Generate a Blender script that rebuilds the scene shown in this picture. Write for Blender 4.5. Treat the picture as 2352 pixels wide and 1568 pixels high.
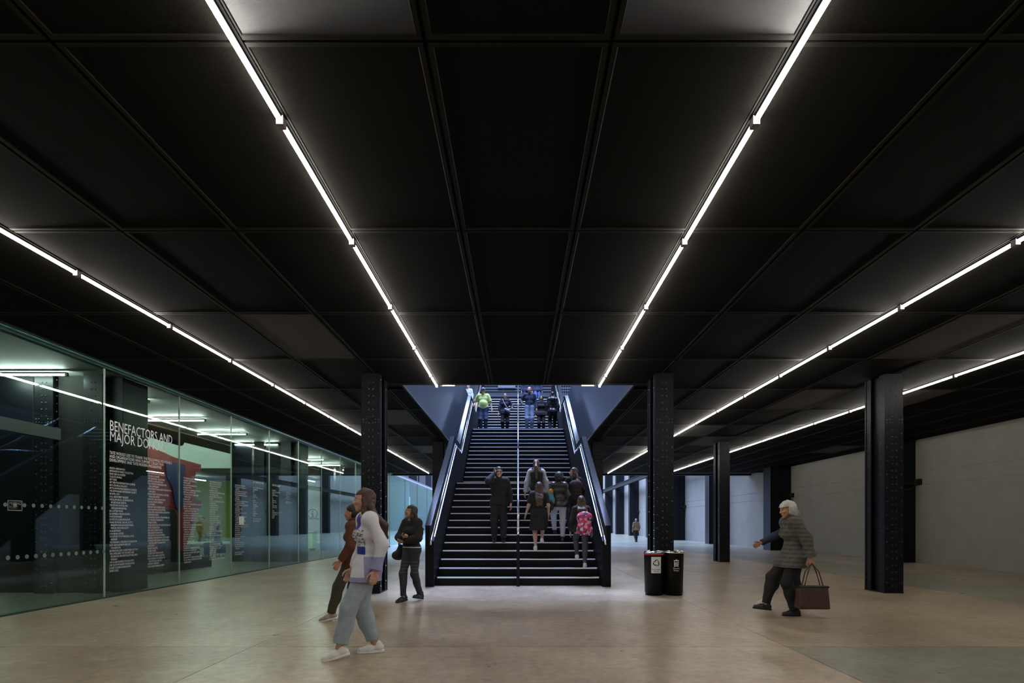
import bpy, bmesh, math, random
import numpy as np
from mathutils import Vector, Matrix, Euler
for o in list(bpy.data.objects): bpy.data.objects.remove(o)
SC = bpy.context.scene
COL = SC.collection
random.seed(4)
R = math.radians
# ------------------------------------------------------------------ camera
F = 1240.0; VPX = 1190.0; VPY = 1203.0; EYE = 1.3
CEIL = 4.12
cam = bpy.data.cameras.new('camera'); cam.sensor_width = 36; cam.sensor_fit = 'HORIZONTAL'
cam.lens = 36*F/2352
cam.shift_x = -(VPX-1176)/2352; cam.shift_y = (VPY-784)/2352
cam.clip_start = .05; cam.clip_end = 400
camo = bpy.data.objects.new('camera', cam); COL.objects.link(camo)
camo.location = (0, 0, EYE); camo.rotation_euler = (math.pi/2, 0, 0)
SC.camera = camo
# ------------------------------------------------------------------ world, daylight, exposure
w = bpy.data.worlds.new('world'); SC.world = w; w.use_nodes = True
w.node_tree.nodes['Background'].inputs[0].default_value = (.45, .6, 1, 1)
w.node_tree.nodes['Background'].inputs[1].default_value = .15
SC.view_settings.view_transform = 'Standard'; SC.view_settings.look = 'None'
SC.view_settings.gamma = 1; SC.view_settings.use_curve_mapping = False
SC.view_settings.exposure = 0.95
TUBE = 27.0            # fluorescent tube radiance
def area(name, loc, sx, sy, power, col):
    l = bpy.data.lights.new(name, 'AREA'); l.shape = 'RECTANGLE'; l.size = sx; l.size_y = sy
    l.energy = power; l.color = col
    o = bpy.data.objects.new(name, l); COL.objects.link(o); o.location = loc
    return o
# daylight falling through the long roof light of the hall, plus two added lamps
area('roof_light_and_fill', (1, 73, 21.5), 12, 76, 34000, (.46, .61, 1))
area('roof_light_and_fill', (0, 32.0, 21.5), 10, 2.2, 900, (.46, .6, 1))  # added narrow strip, placed so only the upper copings mirror it
area('roof_light_and_fill', (0, 19, 21.5), 8, 9, 6500, (.46, .6, 1))  # added fill above the well for step edges and people

# ------------------------------------------------------------------ materials
MATS = {}
def mat(name, col, rough=.5, metal=0., spec=.5, noise=0., nscale=5., bump=0., bscale=60., stretch=(1,1,1), col2=None, emit=None, estr=0, coat=0., thr=None):
    if name in MATS: return MATS[name]
    m = bpy.data.materials.new(name); m.use_nodes = True
    nt = m.node_tree; b = nt.nodes['Principled BSDF']
    b.inputs['Base Color'].default_value = (*col, 1); b.inputs['Roughness'].default_value = rough
    b.inputs['Metallic'].default_value = metal; b.inputs['Specular IOR Level'].default_value = spec
    b.inputs['Coat Weight'].default_value = coat
    if emit:
        b.inputs['Emission Color'].default_value = (*emit, 1); b.inputs['Emission Strength'].default_value = estr
    if noise or bump or col2:
        tc = nt.nodes.new('ShaderNodeTexCoord'); mp = nt.nodes.new('ShaderNodeMapping')
        mp.inputs['Scale'].default_value = stretch
        nt.links.new(tc.outputs['Object'], mp.inputs['Vector'])
    if noise or col2:
        n = nt.nodes.new('ShaderNodeTexNoise'); n.inputs['Scale'].default_value = nscale; n.inputs['Detail'].default_value = 6
        n.inputs['Roughness'].default_value = .62
        nt.links.new(mp.outputs[0], n.inputs['Vector'])
        rp = nt.nodes.new('ShaderNodeValToRGB')
        a, c = thr or (.3, .7)
        rp.color_ramp.elements[0].position = a; rp.color_ramp.elements[1].position = c
        c2 = col2 or tuple(x*(1-noise) for x in col)
        rp.color_ramp.elements[0].color = (*c2, 1); rp.color_ramp.elements[1].color = (*col, 1)
        nt.links.new(n.outputs['Fac'], rp.inputs['Fac']); nt.links.new(rp.outputs[0], b.inputs['Base Color'])
    if bump:
        n2 = nt.nodes.new('ShaderNodeTexNoise'); n2.inputs['Scale'].default_value = bscale; n2.inputs['Detail'].default_value = 4
        nt.links.new(mp.outputs[0], n2.inputs['Vector'])
        bp = nt.nodes.new('ShaderNodeBump'); bp.inputs['Strength'].default_value = bump; bp.inputs['Distance'].default_value = .01
        nt.links.new(n2.outputs['Fac'], bp.inputs['Height']); nt.links.new(bp.outputs[0], b.inputs['Normal'])
    MATS[name] = m
    return m
def glass_mat(name, tint, f0=.045):
    m = bpy.data.materials.new(name); m.use_nodes = True; nt = m.node_tree; nt.nodes.clear()
    out = nt.nodes.new('ShaderNodeOutputMaterial'); mx = nt.nodes.new('ShaderNodeMixShader')
    tr = nt.nodes.new('ShaderNodeBsdfTransparent'); gl = nt.nodes.new('ShaderNodeBsdfGlossy')
    tr.inputs[0].default_value = (*tint, 1); gl.inputs['Roughness'].default_value = 0.0
    gl.inputs[0].default_value = (.85, 1, .95, 1)
    lw = nt.nodes.new('ShaderNodeLayerWeight'); lw.inputs['Blend'].default_value = .5
    pw = nt.nodes.new('ShaderNodeMath'); pw.operation = 'POWER'; pw.inputs[1].default_value = 5
    ma = nt.nodes.new('ShaderNodeMath'); ma.operation = 'MULTIPLY_ADD'; ma.inputs[1].default_value = 1-f0; ma.inputs[2].default_value = f0
    nt.links.new(lw.outputs['Facing'], pw.inputs[0]); nt.links.new(pw.outputs[0], ma.inputs[0])
    nt.links.new(ma.outputs[0], mx.inputs[0]); nt.links.new(tr.outputs[0], mx.inputs[1]); nt.links.new(gl.outputs[0], mx.inputs[2])
    nt.links.new(mx.outputs[0], out.inputs[0])
    return m
def concrete(name, c1, c2, c3, rough):
    m = bpy.data.materials.new(name); m.use_nodes = True; nt = m.node_tree; b = nt.nodes['Principled BSDF']
    tc = nt.nodes.new('ShaderNodeTexCoord'); geo = nt.nodes.new('ShaderNodeNewGeometry')
    def nz(scale, det, st=(1,1,1)):
        mp = nt.nodes.new('ShaderNodeMapping'); mp.inputs['Scale'].default_value = st
        nt.links.new(geo.outputs['Position'], mp.inputs[0])
        n = nt.nodes.new('ShaderNodeTexNoise'); n.inputs['Scale'].default_value = scale; n.inputs['Detail'].default_value = det
        n.inputs['Roughness'].default_value = .65
        nt.links.new(mp.outputs[0], n.inputs['Vector']); return n
    n1 = nz(.55, 5); n2 = nz(2.6, 8, (1, 1.5, 1)); n3 = nz(9, 6)
    r1 = nt.nodes.new('ShaderNodeValToRGB'); r1.color_ramp.elements[0].position = .35; r1.color_ramp.elements[1].position = .68
    r1.color_ramp.elements[0].color = (*c1, 1); r1.color_ramp.elements[1].color = (*c2, 1)
    nt.links.new(n1.outputs['Fac'], r1.inputs[0])
    r2 = nt.nodes.new('ShaderNodeValToRGB'); r2.color_ramp.elements[0].position = .56; r2.color_ramp.elements[1].position = .74
    r2.color_ramp.elements[0].color = (0,0,0,1); r2.color_ramp.elements[1].color = (.55,.55,.55,1)
    nt.links.new(n2.outputs['Fac'], r2.inputs[0])
    mx = nt.nodes.new('ShaderNodeMix'); mx.data_type = 'RGBA'
    nt.links.new(r2.outputs[0], mx.inputs['Factor']); nt.links.new(r1.outputs[0], mx.inputs['A']); mx.inputs['B'].default_value = (*c3, 1)
    r3 = nt.nodes.new('ShaderNodeMapRange'); r3.inputs['From Min'].default_value = .3; r3.inputs['From Max'].default_value = .7
    r3.inputs['To Min'].default_value = .68; r3.inputs['To Max'].default_value = 1.18
    nt.links.new(n3.outputs['Fac'], r3.inputs['Value'])
    m2 = nt.nodes.new('ShaderNodeMix'); m2.data_type = 'RGBA'; m2.blend_type = 'MULTIPLY'; m2.inputs['Factor'].default_value = 1
    nt.links.new(mx.outputs['Result'], m2.inputs['A']); nt.links.new(r3.outputs[0], m2.inputs['B'])
    nt.links.new(m2.outputs['Result'], b.inputs['Base Color'])
    rr = nt.nodes.new('ShaderNodeMapRange'); rr.inputs['To Min'].default_value = rough-.1; rr.inputs['To Max'].default_value = rough+.12
    nt.links.new(n2.outputs['Fac'], rr.inputs['Value']); nt.links.new(rr.outputs[0], b.inputs['Roughness'])
    bp = nt.nodes.new('ShaderNodeBump'); bp.inputs['Strength'].default_value = .12; bp.inputs['Distance'].default_value = .01
    nt.links.new(n3.outputs['Fac'], bp.inputs['Height']); nt.links.new(bp.outputs[0], b.inputs['Normal'])
    return m
FLOOR_A = concrete('polished_brown_concrete', (.27,.205,.135), (.48,.39,.275), (.68,.59,.46), .31)
FLOOR_B = concrete('polished_grey_green_concrete', (.18,.175,.135), (.31,.295,.225), (.46,.43,.33), .3)
FLOOR_C = concrete('polished_taupe_concrete', (.3,.235,.165), (.52,.43,.315), (.7,.61,.49), .3)
BLACK_PANEL = mat('black_perforated_panel', (.0165,.015,.0132), .8, spec=.015, noise=.75, nscale=130, bump=.3, bscale=420)
GREY_PANEL = mat('grey_plain_panel', (.075,.07,.062), .7, spec=.1, noise=.1, nscale=8)
MESH_PANEL = mat('slate_mesh_panel', (.034,.034,.04), .5, noise=.35, nscale=150, bump=.5, bscale=500)
FRAME_BLK = mat('black_panel_rim', (.015,.014,.0125), .6, spec=.05)
VOID = mat('matt_black', (.006,.006,.006), .9)
RIVET = mat('bright_rivet_steel', (.03,.031,.036), .28)  # paler and glossier than the column steel, standing in for rivet highlights
STEEL_BLK = mat('black_painted_steel', (.0055,.0068,.0105), .4, spec=.25, noise=.3, nscale=14, bump=.05, bscale=40)
STEEL_STAIR = mat('blackened_stair_steel', (.0045,.0045,.0065), .5, spec=.2, noise=.3, nscale=9)
COPING = mat('satin_dark_coping', (.018,.018,.021), .13, spec=.35)
ALU = mat('pale_aluminium_nosing', (.9,.9,.95), .4, metal=.1)
RAIL = mat('brushed_steel_rail', (.72,.73,.78), .25, metal=1.)
WELL = mat('brushed_blue_steel', (.3,.32,.38), .38, metal=.75, noise=.3, nscale=7, stretch=(1,6,.15))
WHITE_WALL = mat('pale_plaster', (.25,.236,.21), .85, noise=.14, nscale=1.2, bump=.25, bscale=9)
PALE_GREEN = mat('pale_green_wall', (.72,.8,.75), .8, noise=.05, nscale=2)
LIME = mat('lime_green_wall', (.27,.32,.075), .75)
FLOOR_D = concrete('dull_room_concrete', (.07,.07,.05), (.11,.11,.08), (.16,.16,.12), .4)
BROWN_SOFFIT = mat('brown_soffit', (.14,.085,.055), .7, noise=.2, nscale=3)
ROOM_CEIL = mat('pale_grey_soffit', (.26,.27,.24), .7, noise=.1, nscale=3)
TEAL_TRIM = mat('dark_teal_metal', (.02,.065,.055), .35, metal=.3)
TEAL_BAR = mat('teal_door_rail', (.016,.045,.037), .4)
JOINT = mat('clear_glass_edge', (.42,.5,.44), .4)
WHITE_LETTER = mat('white_vinyl_lettering', (.78,.78,.78), .6)
TUBE_MAT = mat('lit_fluorescent_tube', (1,1,1), .5, emit=(1,.945,.86), estr=TUBE)
TUBE_COOL = mat('lit_cool_tube', (1,1,1), .5, emit=(.88,1,.94), estr=TUBE*2.9)
CHANNEL = mat('grey_lamp_channel', (.004,.004,.004), .6, spec=.03)
HOLDER = mat('lamp_holder_plastic', (.25,.19,.18), .5)
RED = mat('red_painted_board', (.2,.012,.01), .55, noise=.1, nscale=2)
BLUE = mat('deep_blue_board', (.012,.016,.1), .55)
CRIMSON = mat('crimson_board', (.13,.012,.03), .55)
CHROME = mat('polished_chrome', (.85,.85,.87), .08, metal=1.)
BIN_BLK = mat('black_bin_shell', (.004,.004,.0045), .4, spec=.2)
GLASS = glass_mat('green_tinted_glass', (.80,.89,.84))
GLASS_FAR = glass_mat('blue_green_glass', (.62,.86,.9))

# ------------------------------------------------------------------ mesh helpers
class MB:
    def __init__(s): s.v = []; s.f = []; s.mi = []
    def add(s, vs, fs, mi=0):
        o = len(s.v); s.v += [tuple(v) for v in vs]; s.f += [tuple(i+o for i in f) for f in fs]; s.mi += [mi]*len(fs); return s
    def box(s, x0, x1, y0, y1, z0, z1, mi=0):
        return s.add([(x0,y0,z0),(x1,y0,z0),(x1,y1,z0),(x0,y1,z0),(x0,y0,z1),(x1,y0,z1),(x1,y1,z1),(x0,y1,z1)],
              [(3,2,1,0),(4,5,6,7),(0,1,5,4),(1,2,6,5),(2,3,7,6),(3,0,4,7)], mi)
    def prism_x(s, pts, x0, x1, mi=0):      # pts (y,z) polygon, counter-clockwise seen from +x
        n = len(pts)
        vs = [(x0, y, z) for y, z in pts]+[(x1, y, z) for y, z in pts]
        fs = [tuple(reversed(range(n))), tuple(range(n, 2*n))]+[(i, (i+1) % n, n+(i+1) % n, n+i) for i in range(n)]
        return s.add(vs, fs, mi)
    def tube(s, pts, r, seg=10, caps=True, mi=0):
        pts = [Vector(p) for p in pts]; n = len(pts); rings = []
        rs = r if isinstance(r, (list, tuple)) else [r]*n
        up = Vector((0,0,1))
        for i, p in enumerate(pts):
            t = (pts[min(i+1,n-1)]-pts[max(i-1,0)]).normalized()
            a = t.cross(up if abs(t.z) < .95 else Vector((1,0,0))).normalized(); b = a.cross(t)
            rings.append([p+(a*math.cos(q)+b*math.sin(q))*rs[i] for q in [2*math.pi*k/seg for k in range(seg)]])
        vs = [v for g in rings for v in g]
        fs = [(i*seg+k, i*seg+(k+1) % seg, (i+1)*seg+(k+1) % seg, (i+1)*seg+k) for i in range(n-1) for k in range(seg)]
        if caps: fs += [tuple(reversed(range(seg))), tuple(range((n-1)*seg, n*seg))]
        return s.add(vs, fs, mi)
    def lathe(s, prof, c=(0,0,0), seg=28, mi=0):
        vs = []; n = len(prof)
        for r, z in prof: vs += [(c[0]+r*math.cos(2*math.pi*k/seg), c[1]+r*math.sin(2*math.pi*k/seg), c[2]+z) for k in range(seg)]
        fs = [(i*seg+k, i*seg+(k+1) % seg, (i+1)*seg+(k+1) % seg, (i+1)*seg+k) for i in range(n-1) for k in range(seg)]
        return s.add(vs, fs, mi)
    def mesh(s, name):
        me = bpy.data.meshes.new(name); me.from_pydata(s.v, [], s.f); me.update()
        if any(s.mi): me.polygons.foreach_set('material_index', s.mi)
        bm = bmesh.new(); bm.from_mesh(me); bmesh.ops.recalc_face_normals(bm, faces=bm.faces); bm.to_mesh(me); bm.free()
        return me
    def build(s, name, m, parent=None, smooth=False, bevel=0):
        me = s.mesh(name)
        return put(name, me, m, parent, smooth, bevel)
def put(name, me, m, parent=None, smooth=False, bevel=0, loc=None):
    o = bpy.data.objects.new(name, me); COL.objects.link(o)
    if m and not me.materials:
        for q in (m if isinstance(m, (list, tuple)) else [m]): me.materials.append(q)
    if smooth: me.polygons.foreach_set('use_smooth', [True]*len(me.polygons))
    if bevel:
        b = o.modifiers.new('bevel', 'BEVEL'); b.width = bevel; b.segments = 2; b.limit_method = 'ANGLE'
    if parent: o.parent = parent
    if loc is not None: o.location = loc
    return o
def struct(o): o['kind'] = 'structure'; return o
def stuff(o): o['kind'] = 'stuff'; return o
def tag(o, label, cat, group=None):
    o['label'] = label; o['category'] = cat
    if group: o['group'] = group
    return o
def thing(name, label, cat, loc=(0,0,0), rz=0, group=None):
    o = bpy.data.objects.new(name, None); COL.objects.link(o); o.empty_display_size = .1
    o.location = loc; o.rotation_euler = (0,0,rz)
    return tag(o, label, cat, group)
ORD = ['first','second','third','fourth','fifth','sixth','seventh','eighth','ninth','tenth','eleventh','twelfth','thirteenth','fourteenth','fifteenth','sixteenth','seventeenth','eighteenth','nineteenth','twentieth']

# ------------------------------------------------------------------ floor and slabs
XG = -7.25; XR = 13.4
floor = struct(MB().box(-24, XR+.4, -8, 112, -.25, -.012).build('floor', VOID))
FX = [(-24, XG), (XG, -2.82), (-2.82, 2.84), (2.84, 8.2), (8.2, 10.6), (10.6, XR)]
FY = [-8, -1, 2.3, 5.72, 9.1, 15.2, 21.3, 27.4, 33.5, 45, 60, 80, 112]
for i, (x0, x1) in enumerate(FX):
    for j in range(len(FY)-1):
        g = .004
        m = FLOOR_A if (i+j) % 2 else FLOOR_C
        if i == 3 and FY[j+1] < 5.8: m = FLOOR_B
        if i == 4 or i == 0 or FY[j] > 26: m = FLOOR_B
        if i == 3 and j == 3: m = FLOOR_A
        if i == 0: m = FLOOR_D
        put('floor_slab', MB().box(x0+g, x1-g, FY[j]+g, FY[j+1]-g, -.05, 0).mesh('floor_slab'), m, floor)

# ------------------------------------------------------------------ ceiling with panels
OPX = 2.33; OPY = 10.9; CEND = 31.0
ceiling = MB()
ceiling.box(XG, -OPX, -8, CEND, CEIL+.06, 7.3); ceiling.box(OPX, XR, -8, CEND, CEIL+.06, 7.3)
ceiling.box(-OPX, OPX, -8, OPY, CEIL+.06, 7.3)
ceiling = struct(ceiling.build('ceiling', VOID))
XE = sorted([.545+1.0933*k for k in range(12)]+[-.545-1.0933*k for k in range(7)]+[XR])
XE[0] = -7.22
YE = [-8, 1.1]+[3.156+2.04*k for k in range(14)]
PM = {}
def panel_mesh(wd, ln, m):
    k = (round(wd,2), round(ln,2), m.name)
    if k not in PM:
        a, b = wd/2-.013, ln/2-.008; i = .03
        vs = []
        for (p, q, z) in ((a,b,.05),(a,b,0),(a-i,b-i,0),(a-i-.006,b-i-.006,.006)):
            vs += [(-p,-q,z),(p,-q,z),(p,q,z),(-p,q,z)]
        fs = []; mi = []
        for r in range(3):
            for c in range(4):
                fs.append((r*4+c, r*4+(c+1) % 4, (r+1)*4+(c+1) % 4, (r+1)*4+c)); mi.append(0)
        fs.append((12,13,14,15)); mi.append(1)
        mb = MB(); mb.v = vs; mb.f = fs; mb.mi = mi
        me = mb.mesh('ceiling_panel'); me.materials.append(FRAME_BLK); me.materials.append(m); PM[k] = me
    return PM[k]
LIGHTER = {(-3.28,8.3),(-3.28,14.4),(-3.28,20.5),(-3.28,26.6),(6.56,8.3),(6.56,12.3),(5.46,16.4),(6.56,18.4),(12.03,20.5),(4.37,20.5),(8.74,12.3)}
for i in range(len(XE)-1):
    for j in range(len(YE)-1):
        x0, x1, y0, y1 = XE[i], XE[i+1], YE[j], YE[j+1]
        if y1 > OPY and x1 > -OPX and x0 < OPX:
            if y0 < OPY-.1: y1 = OPY
            else:
                if x0 >= -OPX-.05 and x1 <= OPX+.05: continue
                if x0 < -OPX: x1 = -OPX
                else: x0 = OPX
        cx, cy = (x0+x1)/2, (y0+y1)/2
        m = BLACK_PANEL
        if any(abs(cx-a) < .3 and abs(cy-b) < .6 for a, b in LIGHTER): m = GREY_PANEL
        if j == 1 and abs(abs(cx)-1.09) < .1: m = MESH_PANEL
        put('ceiling_panel', panel_mesh(x1-x0, y1-y0, m), None, ceiling, loc=(cx, cy, CEIL))
# edge beam at the end of the low ceiling
struct(MB().box(XG, XR, CEND, CEND+.35, CEIL-.02, 7.3).build('trim_1', VOID))

# ------------------------------------------------------------------ walls
struct(MB().box(XR, XR+.4, -8, 112, 0, 23).build('wall_right', WHITE_WALL))
struct(MB().box(-24, XR, 112, 112.4, 0, 23).build('wall_far', WHITE_WALL))
struct(MB().box(-24, XR, -8.3, -8, 0, 7.3).build('wall_rear', mat('dark_rear_wall', (.08,.075,.07), .8, noise=.1)))
struct(MB().box(-24.3, -24, -8.3, 37, 0, 7.3).build('wall_left', PALE_GREEN))
struct(MB().box(-24, XR, -8, 112, 23, 23.3).build('ceiling_roof', mat('dark_roof', (.03,.03,.04), .8)))
# cracks / pour lines of the right wall: thin raised render joints
for k, z in enumerate((3.05, 2.62)):
    mb = MB()
    y = -4
    pts = []
    while y < 110:
        pts.append((XR-.002, y, z+random.uniform(-.02,.02) - (0 if k else .012*max(0,30-y)/10))); y += 1.3
    mb.tube(pts, .008, 5)
    struct(mb.build('trim_%d' % (2+k), mat('dark_wall_joint', (.2,.195,.18), .9)))
# side walls of the stair well
for s, nm in ((-1,'left'), (1,'right')):
    base = MB().box(min(s*OPX, s*(OPX+.05)), max(s*OPX, s*(OPX+.05)), OPY, 27.5, CEIL-.01, 7.3).build('wall_well_'+nm, VOID)
    struct(base)
    edges = [OPY, 14.2, 17.5, 20.8, 24.1, 27.5]
    for a, b in zip(edges, edges[1:]):
        x0, x1 = sorted((s*OPX, s*(OPX-.02)))
        MB().box(x0, x1, a+.004, b-.004, CEIL-.02, 7.28).build('cladding_panel', WELL, base)
struct(MB().box(-OPX, OPX, OPY-.02, OPY, CEIL-.02, 7.3).build('wall_well_front', STEEL_BLK))
# ------------------------------------------------------------------ upper deck and what stands behind the stair head
struct(MB().box(-OPX-.05, OPX+.05, 27.5, CEND, 4.2, 7.3).build('floor_upper', STEEL_STAIR))
struct(MB().box(-10, XR, 33.2, 33.5, 7.3, 23).build('wall_upper_back', mat('dark_slate_wall', (.022,.023,.03), .6, noise=.3, nscale=2)))  # carried up out of view to the roof to block hall light
br = thing('landing_barrier', 'dark barrier with pale horizontal rails at the head of the stairs', 'barrier', (0, 29.6, 7.3))
MB().box(-2.15, 3.4, 0, .12, 0, .98).build('plinth', VOID, br)
for k, xx in enumerate([-2.15, -.8, .55, 1.9]):
    MB().box(xx+.01, xx+1.34, .02, .08, .98, 1.6).build('infill_panel', mat('slate_panel', (.07,.075,.1), .45, metal=.4, noise=.3, nscale=6), br)
for z in (.98, 1.27, 1.41, 1.58):
    MB().box(-2.15, 3.4, -.03, .02, z, z+.028).build('rail', RAIL, br)
for k in range(9):
    MB().box(2.2+k*.13, 2.22+k*.13, -.02, .0, .98, 1.6).build('bar', RAIL, br)
sg = thing('hanging_sign', 'pale rectangular sign fixed to the barrier behind the stair head', 'sign', (-.65, 29.5, 8.73))
MB().box(-.45, .5, 0, .03, 0, .24).build('board', mat('sign_slate', (.16,.17,.22), .5), sg)
for z in (0, .225): MB().box(-.45, .5, -.01, 0, z, z+.015).build('sign_edge', RAIL, sg)

# ------------------------------------------------------------------ main stair
RIS = .1748; TR = .28; SX = 1.735
STEPS = []      # (k, nosing depth, tread depth)
flights = [(11.4, 1), (16.8, 15), (22.5, 29)]
for (d0, k0) in flights:
    for q in range(14):
        dep = TR
        if q == 13: dep = {1: 16.8-15.04, 15: 22.5-20.44, 29: 27.6-26.14}[k0]
        STEPS.append((k0+q, d0+q*TR, dep))
def stair_at(d):
    z = 0
    for k, n, dep in STEPS:
        if d >= n-.02: z = k*RIS
    return z
stair = thing('main_staircase', 'wide black steel staircase with pale step edges rising through the ceiling opening', 'staircase', (0, 11.16, 0))
def sp(mb, name, m, parent=None, **kw):
    o = mb.build(name, m, parent or stair, **kw); 
    if parent is None: o.location = (0, -11.16, 0)
    return o
smesh = {}; nmesh = {}
for k, n, dep in STEPS:
    key = round(dep,2)
    if key not in smesh:
        smesh[key] = MB().box(-SX, SX, 0, dep+.03, -RIS-.02, 0).mesh('step')
        nmesh[key] = [MB().box(-SX+.03, -.03, -.012, .05, -.02, .004).mesh('nosing'), MB().box(.03, SX-.03, -.012, .05, -.02, .004).mesh('nosing')]
    st = put('step', smesh[key], STEEL_STAIR, stair, loc=(0, n-11.16, k*RIS))
    for q in range(2): put('nosing', nmesh[key][q], ALU, st)
top = [(11.16,1.25),(15.3,3.76),(16.7,3.76),(20.75,6.22),(22.35,6.22),(26.55,8.78),(28.4,8.78)]
bot = [(28.4,6.9),(26.3,6.9),(22.5,4.5),(20.5,4.5),(16.8,2.15),(15.1,2.15),(12.1,0),(11.16,0)]
for s, nm in ((-1,'left'),(1,'right')):
    x0, x1 = sorted((s*1.92, s*1.83))
    bal = sp(MB().prism_x([(y,z) for y, z in bot[::-1]][:0]+bot[::-1]+[(y,z) for y, z in top[::-1]], x0, x1), 'balustrade', STEEL_STAIR)
    inner = [(y, z-.3) for y, z in top]
    x0, x1 = sorted((s*1.83, s*1.745))
    sp(MB().prism_x(bot[::-1]+inner[::-1], x0, x1), 'balustrade_lining', STEEL_STAIR, bal)
    cx0, cx1 = sorted((s*1.925, s*1.80))
    for i in range(len(top)-1):
        (a, za), (b, zb) = top[i], top[i+1]
        sp(MB().prism_x([(a,za),(b,zb),(b,zb+.02),(a,za+.02)], cx0, cx1), 'coping', COPING, bal)
    mb = MB()
    hp = [(11.0, .88)]+[(y+.02, z-.2) for y, z in top]
    for i in range(len(hp)-1): mb.tube([(s*1.785, *hp[i]), (s*1.785, *hp[i+1])], .021, 8)
    sp(mb, 'handrail', RAIL, bal, smooth=True)
    mb = MB()
    lp = [(11.3, 1.02)]+[(y, z-.298) for y, z in top][1:]
    for i in range(len(lp)-1): mb.prism_x([(lp[i][0],lp[i][1]),(lp[i+1][0],lp[i+1][1]),(lp[i+1][0],lp[i+1][1]+.018),(lp[i][0],lp[i][1]+.018)], *sorted((s*1.765, s*1.742)))
    sp(mb, 'lining_edge', RAIL, bal)
cr = bpy.data.objects.new('centre_rail', None); COL.objects.link(cr); cr.parent = stair; cr.location = (0,-11.16,0)
cpts = [(11.32, 1.08)]
for (d0, k0) in flights: cpts += [(d0, k0*RIS+.92), (d0+13*TR, (k0+13)*RIS+.92)]
cpts += [(28.2, 42*RIS+.92)]
mb = MB()
for i in range(len(cpts)-1): mb.tube([(0,*cpts[i]),(0,*cpts[i+1])], .026, 10)
mb.build('handrail', RAIL, cr, smooth=True)
MB().box(-.032,.032,11.27,11.36,0,1.06).build('newel_post', STEEL_BLK, cr)
pm = MB().tube([(0,0,0),(0,0,.92)], .02, 8).mesh('post')
for k, n, dep in STEPS:
    if k % 4 == 2: put('post', pm, STEEL_BLK, cr, loc=(0, n+.14, k*RIS))

# ------------------------------------------------------------------ riveted columns
def rivet(mb, c, ax, r=.0165):
    # low dome on a plane, ax = outward axis
    c = Vector(c); ax = Vector(ax); t = Vector((0,0,1)); b = ax.cross(t)
    vs = []
    for rr, h in ((r, 0), (r*.8, r*.5), (r*.35, r*.8)):
        vs += [c+ax*h+(t*math.cos(q)+b*math.sin(q))*rr for q in [math.pi*2*i/6 for i in range(6)]]
    fs = [(i*6+k, i*6+(k+1) % 6, (i+1)*6+(k+1) % 6, (i+1)*6+k) for i in range(2) for k in range(6)]+[tuple(range(12,18))]
    mb.add(vs, fs)
COLM = {}
def col_meshes():
    W = .355; D = .58; H = CEIL
    d = {}
    d['flange_front'] = MB().box(-W/2, W/2, 0, .035, 0, 3.33).mesh('flange')
    d['head_plate'] = MB().box(-W/2+.004, W/2-.004, .004, .035, 3.335, H).mesh('head_plate')
    d['flange_back'] = MB().box(-W/2, W/2, D-.035, D, 0, H).mesh('flange')
    d['web'] = MB().box(-.02, .02, .035, D-.035, 0, H).mesh('web')
    for n, s in (('l',-1),('r',1)):
        x0, x1 = sorted((s*(W/2-.01), s*(W/2-.035)))
        d['chan_'+n] = MB().box(x0, x1, .035, .17, 0, H).box(x0, x1, D-.17, D-.035, 0, H).mesh('side_angle')
        x0, x1 = sorted((s*(W/2-.07), s*(W/2-.1)))
        d['side_'+n] = MB().box(x0, x1, .17, D-.17, 0, H).mesh('side_plate')
    d['base'] = MB().box(-W/2-.004, W/2+.004, -.004, D+.004, 0, .02).mesh('base_plate')
    rv = MB()
    z = .14
    while z < 4.05:
        rv_y = 0 if z < 3.3 else .004
        for x in (-.032, .045): rivet(rv, (x+.0, rv_y, z), (0,-1,0))
        z += .127
    z = .2
    while z < 3.3:
        for x in (-.135, .145): rivet(rv, (x, 0, z), (0,-1,0))
        z += .254
    for zz in (3.26, 3.2):
        for x in (-.135, -.08, .09, .145): rivet(rv, (x, 0, zz), (0,-1,0))
    for s in (-1, 1):
        z = .12
        while z < 4.05:
            rivet(rv, (s*(W/2-.01), .1, z), (s,0,0))
            if int(z*100) % 2 == 0: rivet(rv, (s*(W/2-.01), D-.1, z+.06), (s,0,0))
            z += .15
    d['rivets'] = rv.mesh('rivets')
    return d
def column(x, y, label, group=None):
    if not COLM: COLM.update(col_meshes())
    c = thing('steel_column', label, 'column', (x, y, 0), 0, group)
    for k, n in (('flange_front','flange'),('head_plate','head_plate'),('flange_back','flange'),('web','web'),('chan_l','side_angle'),('chan_r','side_angle'),('side_l','side_plate'),('side_r','side_plate'),('base','base_plate')):
        put(n, COLM[k], STEEL_BLK, c)
    stuff(put('rivets', COLM['rivets'], RIVET, c))
    return c
column(-2.76, 10.1, 'riveted black steel column left of the stairs, nearest of its row')
column(2.735, 10.1, 'riveted black steel column directly behind the two waste bins')
column(-2.76, 18.5, 'dark column half hidden behind the left side of the stairs')
column(2.735, 18.5, 'dark column half hidden behind the right side of the stairs')
column(7.06, 10.14, 'tall riveted black steel column nearest the camera on the right')
column(7.06, 18.45, 'slimmer looking riveted column midway along the right aisle, left of the grey-haired walker')
column(7.06, 26.75, 'far riveted column of the right aisle, largely covered by the column behind the bins')
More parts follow.
